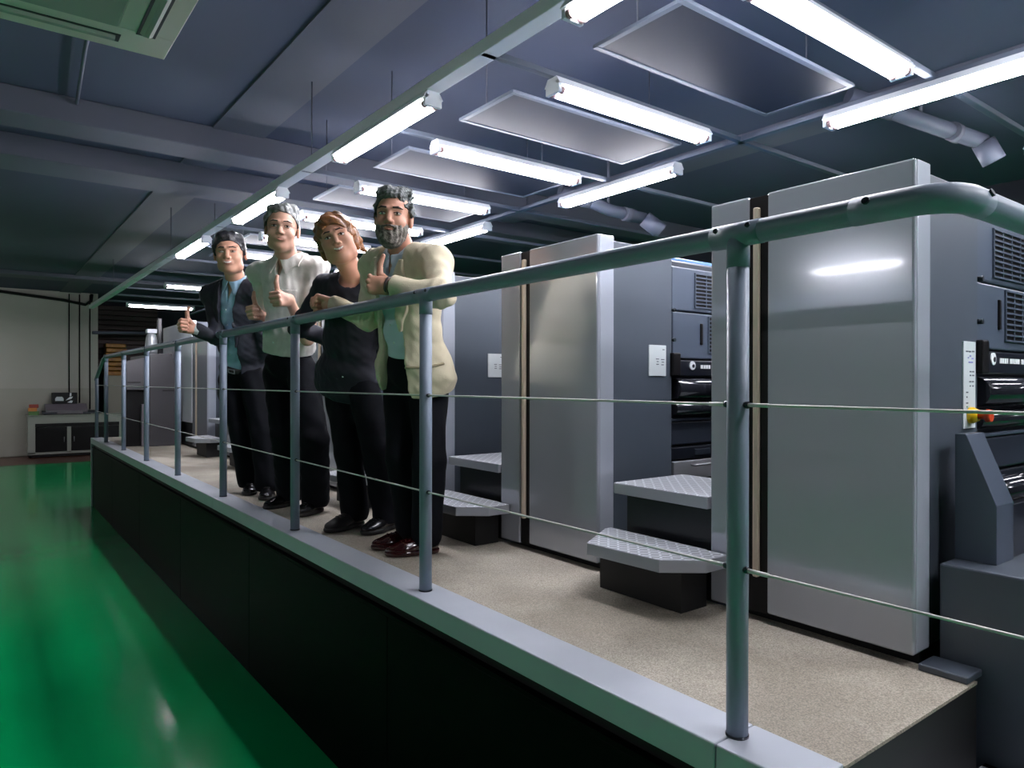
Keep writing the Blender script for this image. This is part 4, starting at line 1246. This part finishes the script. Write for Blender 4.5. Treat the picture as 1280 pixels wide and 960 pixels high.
# ===== man in the beige jacket
hands = dict(r=(-CR * 0.75 + CF * 0.45 - UP * 0.05, UP, -CF, False), l=(-CR + UP * 0.1 - CF * 0.05, UP + CR * -0.35, CF, True))
P, H, T, L = make_person('bearded man in an open beige jacket, thumb up, nearest of the four at the railing', J4, 'skin4', hs=1.07, az=38, pitch=2, roll=-3, hands=hands, wide=0.95, hscale=1.08)
face_parts(P, H, lip_w=0.020, smile=0.001, lip_r=0.0030, brow='brow', brow_r=0.0042)
hb = hair_blob(H, wide=0.95, front=0.072, side=0.0, nape=-0.065, thick=0.014, rough=0.006, seed=4, top=0.014, waves=95)
mesh_blob('hair', hb, H.o - 0.2, H.o + 0.2, 0.0035, 'hair_salt', P)
bd = Blob()
bd.add(H.ell((0, 0.026, -0.052), (0.0675, 0.066, 0.070)), 0.01)
bd.add(H.ell((0, 0.050, -0.095), (0.036, 0.038, 0.030)), 0.03)
bd.add(H.cone((-0.024, 0.088, -0.047), (0, 0.096, -0.041), 0.0065, 0.008), 0.01)
bd.add(H.cone((0, 0.096, -0.041), (0.024, 0.088, -0.047), 0.008, 0.0065), 0.01)
bd.off(wrinkle(0.0022, 150, 3))
bd.clip(H.fn(lambda x, y, z: z - (-0.040 + 0.045 * np.clip((np.abs(x) - 0.030) / 0.04, 0, 1))), 0.006)
bd.clip(H.fn(lambda x, y, z: -0.004 - y), 0.008)
bd.sub(H.ell((0, 0.099, -0.0545), (0.020, 0.022, 0.0085)), 0.003)
mesh_blob('beard', bd, H.o - 0.17, H.o + 0.17, 0.0032, 'beard', P)
trousers(P, J4, T, top=0.09)
shoe(P, J4['ran'], J4['rtoe'], 'shoe_red', 'shoe_red'); shoe(P, J4['lan'], J4['ltoe'], 'shoe_red', 'shoe_red')
shirt(P, J4, T, L, 'paleshirt', hem=0.04, g=0.004, neck=1.05)
otab = [(-0.3, 0.13), (-0.1, 0.105), (0.1, 0.075), (L * 0.55, 0.066), (L * 0.8, 0.058), (L, 0.084)]
ltab = [(L * 0.36, 0.078), (L * 0.55, 0.112), (L * 0.76, 0.128), (L * 0.80, 0.098), (L * 0.84, 0.118), (L, 0.10)]
jk, jb = jacket(P, J4, T, L, 'beigecoat', otab, hem=-0.13, g=0.022, lapel_tab=ltab, skirt=0.05)
MB_ = Blob(); MB_.add(T.fn(lambda x, y, z: np.maximum.reduce([np.abs(x - (-0.15)) - 0.06, np.abs(z - 0.02) - 0.006, 0.0 - y])), 0)
MB_.clip(lambda p: jb(p) - 0.006); MB_.clip(lambda p: -jb(p) - 0.003)
mesh_blob('pocket_flap', MB_, T.w(-0.15, 0.05, 0.02) - 0.2, T.w(-0.15, 0.05, 0.02) + 0.2, 0.004, 'coatseam', jk)
wv = V3(J4['lwr']); we = unit(wv - V3(J4['lel']))
for q, m_ in ((-0.004, 'watch'), (0.012, 'shutter')):
    b_ = Blob().add(cone(wv + we * q, wv + we * (q + 0.006), 0.037, 0.037), 0)
    b_.clip(half(wv + we * (q + 0.007), we)); b_.clip(half(wv + we * (q - 0.005), -we))
    mesh_blob('bracelet', b_, wv - 0.08, wv + 0.08, 0.003, m_, P)

# ===== woman in black
hands = dict(r=(CR + UP * 0.2, UP, CF, False), l=(-UP, CR, CF, False))
P, H, T, L = make_person('smiling woman in black with short auburn hair, leaning beside the man in beige', J3, 'skin3', hs=1.08, az=30, pitch=2, roll=19, hands=hands, build=0.95, wide=1.16, jaw=0.95)
face_parts(P, H, lip_w=0.027, smile=0.011, teeth=True, brow_r=0.0034)
hb = Blob()
hb.add(H.ell((0, -0.014, 0.042), (0.090, 0.108, 0.092)), 0.01)
hb.add(H.ell((0.0, -0.05, -0.02), (0.080, 0.062, 0.085)), 0.03)
for s in (-1, 1):
    hb.add(H.cone((s * 0.074, 0.012, 0.03), (s * 0.080, -0.004, -0.062), 0.020, 0.010), 0.02)
hb.add(H.cone((-0.078, -0.010, 0.02), (-0.100, -0.034, -0.078), 0.024, 0.009), 0.02)
hb.add(H.cone((0.02, 0.062, 0.088), (-0.062, 0.040, 0.050), 0.020, 0.014), 0.02)
hb.off(wrinkle(0.004, 70, 8))
hb.sub(H.ell((0, 0.085, -0.018), (0.066, 0.075, 0.080)), 0.008)
hb.clip(H.fn(lambda x, y, z: (-0.085 + 0.2 * np.clip(y, 0, 1)) - z), 0.006)
mesh_blob('hair', hb, H.o - 0.2, H.o + 0.2, 0.0035, 'hair_orange', P)
trousers(P, J3, T, thigh=0.092, knee=0.074, cuff=0.076, seed=6, top=0.12)
shoe(P, J3['ran'], J3['rtoe'], 'shoe_matte', s=1.08); shoe(P, J3['lan'], J3['ltoe'], 'shoe_black', s=1.05)
jk, jb = jacket(P, J3, T, L, 'blacktop', None, hem=-0.14, g=0.012, build=0.98, skirt=0.03, rs=(0.062, 0.052, 0.042), name='black_top')
for q in (-0.02,):
    c_ = T.w(-0.06, 0.14, 0.02)
    mesh_blob('hem_snap', T.ell((-0.05, 0.135, 0.02), (0.006, 0.006, 0.006)), c_ - 0.05, c_ + 0.05, 0.003, 'white', jk)

# ===== man in the white short-sleeved shirt
hands = dict(r=(-CF * 0.85 - CR * 0.35, UP - CR * 0.15, CR, True), l=(-CF * 0.9 - CR * 0.25 - UP * 0.05, UP - CR * 0.12, -CR, True))
P, H, T, L = make_person('man in a white short-sleeved shirt giving two thumbs up, second from the left', J2, 'skin2', hs=1.19, az=24, pitch=4, roll=-3, hands=hands, wide=1.02, hscale=1.15)
face_parts(P, H, lip_w=0.023, smile=0.005, lip_r=0.0028, brow_r=0.0036)
hb = hair_blob(H, wide=1.03, front=0.080, side=0.006, nape=-0.05, thick=0.009, rough=0.004, seed=7, top=0.006, waves=80)
mesh_blob('hair', hb, H.o - 0.2, H.o + 0.2, 0.0035, 'hair_grey', P)
g_ = Blob()
for s in (-1, 1):
    ring = [H.w(s * 0.031 + 0.022 * math.cos(a), 0.099 - 0.010 * abs(math.cos(a)) * (s * math.cos(a) > 0), 0.004 + 0.015 * math.sin(a)) for a in np.linspace(0, 2 * PI, 13)]
    for a, b in zip(ring[:-1], ring[1:]):
        g_.add(cone(a, b, 0.0012, 0.0012), 0)
    g_.add(cone(H.w(s * 0.053, 0.089, 0.006), H.w(s * 0.082, -0.005, 0.010), 0.0014, 0.0014), 0)
g_.add(cone(H.w(-0.009, 0.099, 0.006), H.w(0.009, 0.099, 0.006), 0.0012, 0.0012), 0)
mesh_blob('spectacles', g_, H.w(0, 0.05, 0) - 0.13, H.w(0, 0.05, 0) + 0.13, 0.0016, 'glass', P)
trousers(P, J2, T, thigh=0.098, knee=0.085, cuff=0.085, seed=8, top=0.12)
shoe(P, J2['ran'], J2['rtoe'], 'shoe_black'); shoe(P, J2['lan'], J2['ltoe'], 'shoe_black')
sh_, sb = shirt(P, J2, T, L, 'whiteshirt', sleeve=0.72, hem=0.06, g=0.010, rs=(0.064, 0.064), skirt=0.01, H=H, open_neck=0.035, neck=1.15)
pk = Blob(); pk.add(T.fn(lambda x, y, z: np.maximum.reduce([np.abs(x + 0.085) - 0.045, np.abs(z - L * 0.66) - 0.055, 0.0 - y])), 0)
pk.clip(lambda p: sb(p) - 0.004); pk.clip(lambda p: -sb(p) - 0.003)
mesh_blob('breast_pocket', pk, T.w(-0.085, 0.05, L * 0.66) - 0.2, T.w(-0.085, 0.05, L * 0.66) + 0.2, 0.004, 'whiteshirt', sh_)

# ===== man in the dark suit
hands = dict(r=(-CR * 0.62 - CF * 0.6 + UP * 0.1, UP - CR * 0.25, -CF, True), l=(-UP, -CF, -CR, False))
P, H, T, L = make_person('smiling man in a dark suit and light blue shirt, thumb up, leftmost at the railing', J1, 'skin1', hs=1.20, az=26, pitch=3, roll=3, hands=hands, wide=1.1, hscale=1.2)
face_parts(P, H, lip_w=0.026, smile=0.009, teeth=True, brow_r=0.0042)
hb = hair_blob(H, wide=1.11, front=0.066, side=0.012, nape=-0.055, thick=0.012, rough=0.003, seed=11, top=0.008)
mesh_blob('hair', hb, H.o - 0.2, H.o + 0.2, 0.0035, 'hair_black', P)
tr = trousers(P, J1, T, thigh=0.100, knee=0.088, cuff=0.092, seed=12, top=0.045)
shoe(P, J1['ran'], J1['rtoe'], 'shoe_black'); shoe(P, J1['lan'], J1['ltoe'], 'shoe_black')
shirt(P, J1, T, L, 'blueshirt', hem=0.02, g=0.006, neck=1.12)
bl = Blob()
bl.add(T.ell((0, 0.0, -0.03), (0.172, 0.124, 0.156)), 0)
bl.clip(T.half((0, 0, 0.045), (0, 0, 1))); bl.clip(T.half((0, 0, 0.008), (0, 0, -1)))
bo = mesh_blob('belt', bl, T.w(0, 0, 0) - 0.25, T.w(0, 0, 0) + 0.25, 0.005, 'belt', P)
bk = Blob()
for a, b in (((-0.026, 0.040), (0.026, 0.040)), ((0.026, 0.040), (0.026, 0.012)), ((0.026, 0.012), (-0.026, 0.012)), ((-0.026, 0.012), (-0.026, 0.040))):
    bk.add(T.cone((a[0], 0.121, a[1]), (b[0], 0.121, b[1]), 0.004, 0.004), 0)
mesh_blob('buckle', bk, T.w(0, 0.12, 0.026) - 0.06, T.w(0, 0.12, 0.026) + 0.06, 0.003, 'silver', bo)
otab = [(-0.3, 0.12), (-0.1, 0.095), (0.1, 0.072), (L * 0.5, 0.062), (L * 0.8, 0.055), (L, 0.082)]
ltab = [(L * 0.34, 0.068), (L * 0.55, 0.102), (L * 0.76, 0.120), (L * 0.80, 0.092), (L * 0.84, 0.110), (L, 0.10)]
jacket(P, J1, T, L, 'navy', otab, hem=-0.27, g=0.024, lapel_tab=ltab, skirt=0.045)
wv, el_ = V3(J1['rwr']), V3(J1['rel']); ax = unit(wv - el_)
cf = Blob().add(cone(wv - ax * 0.03, wv + ax * 0.004, 0.042, 0.040), 0); cf.clip(half(wv + ax * 0.006, ax)); cf.clip(half(wv - ax * 0.03, -ax))
mesh_blob('shirt_cuff', cf, wv - 0.1, wv + 0.1, 0.0035, 'placard', P)
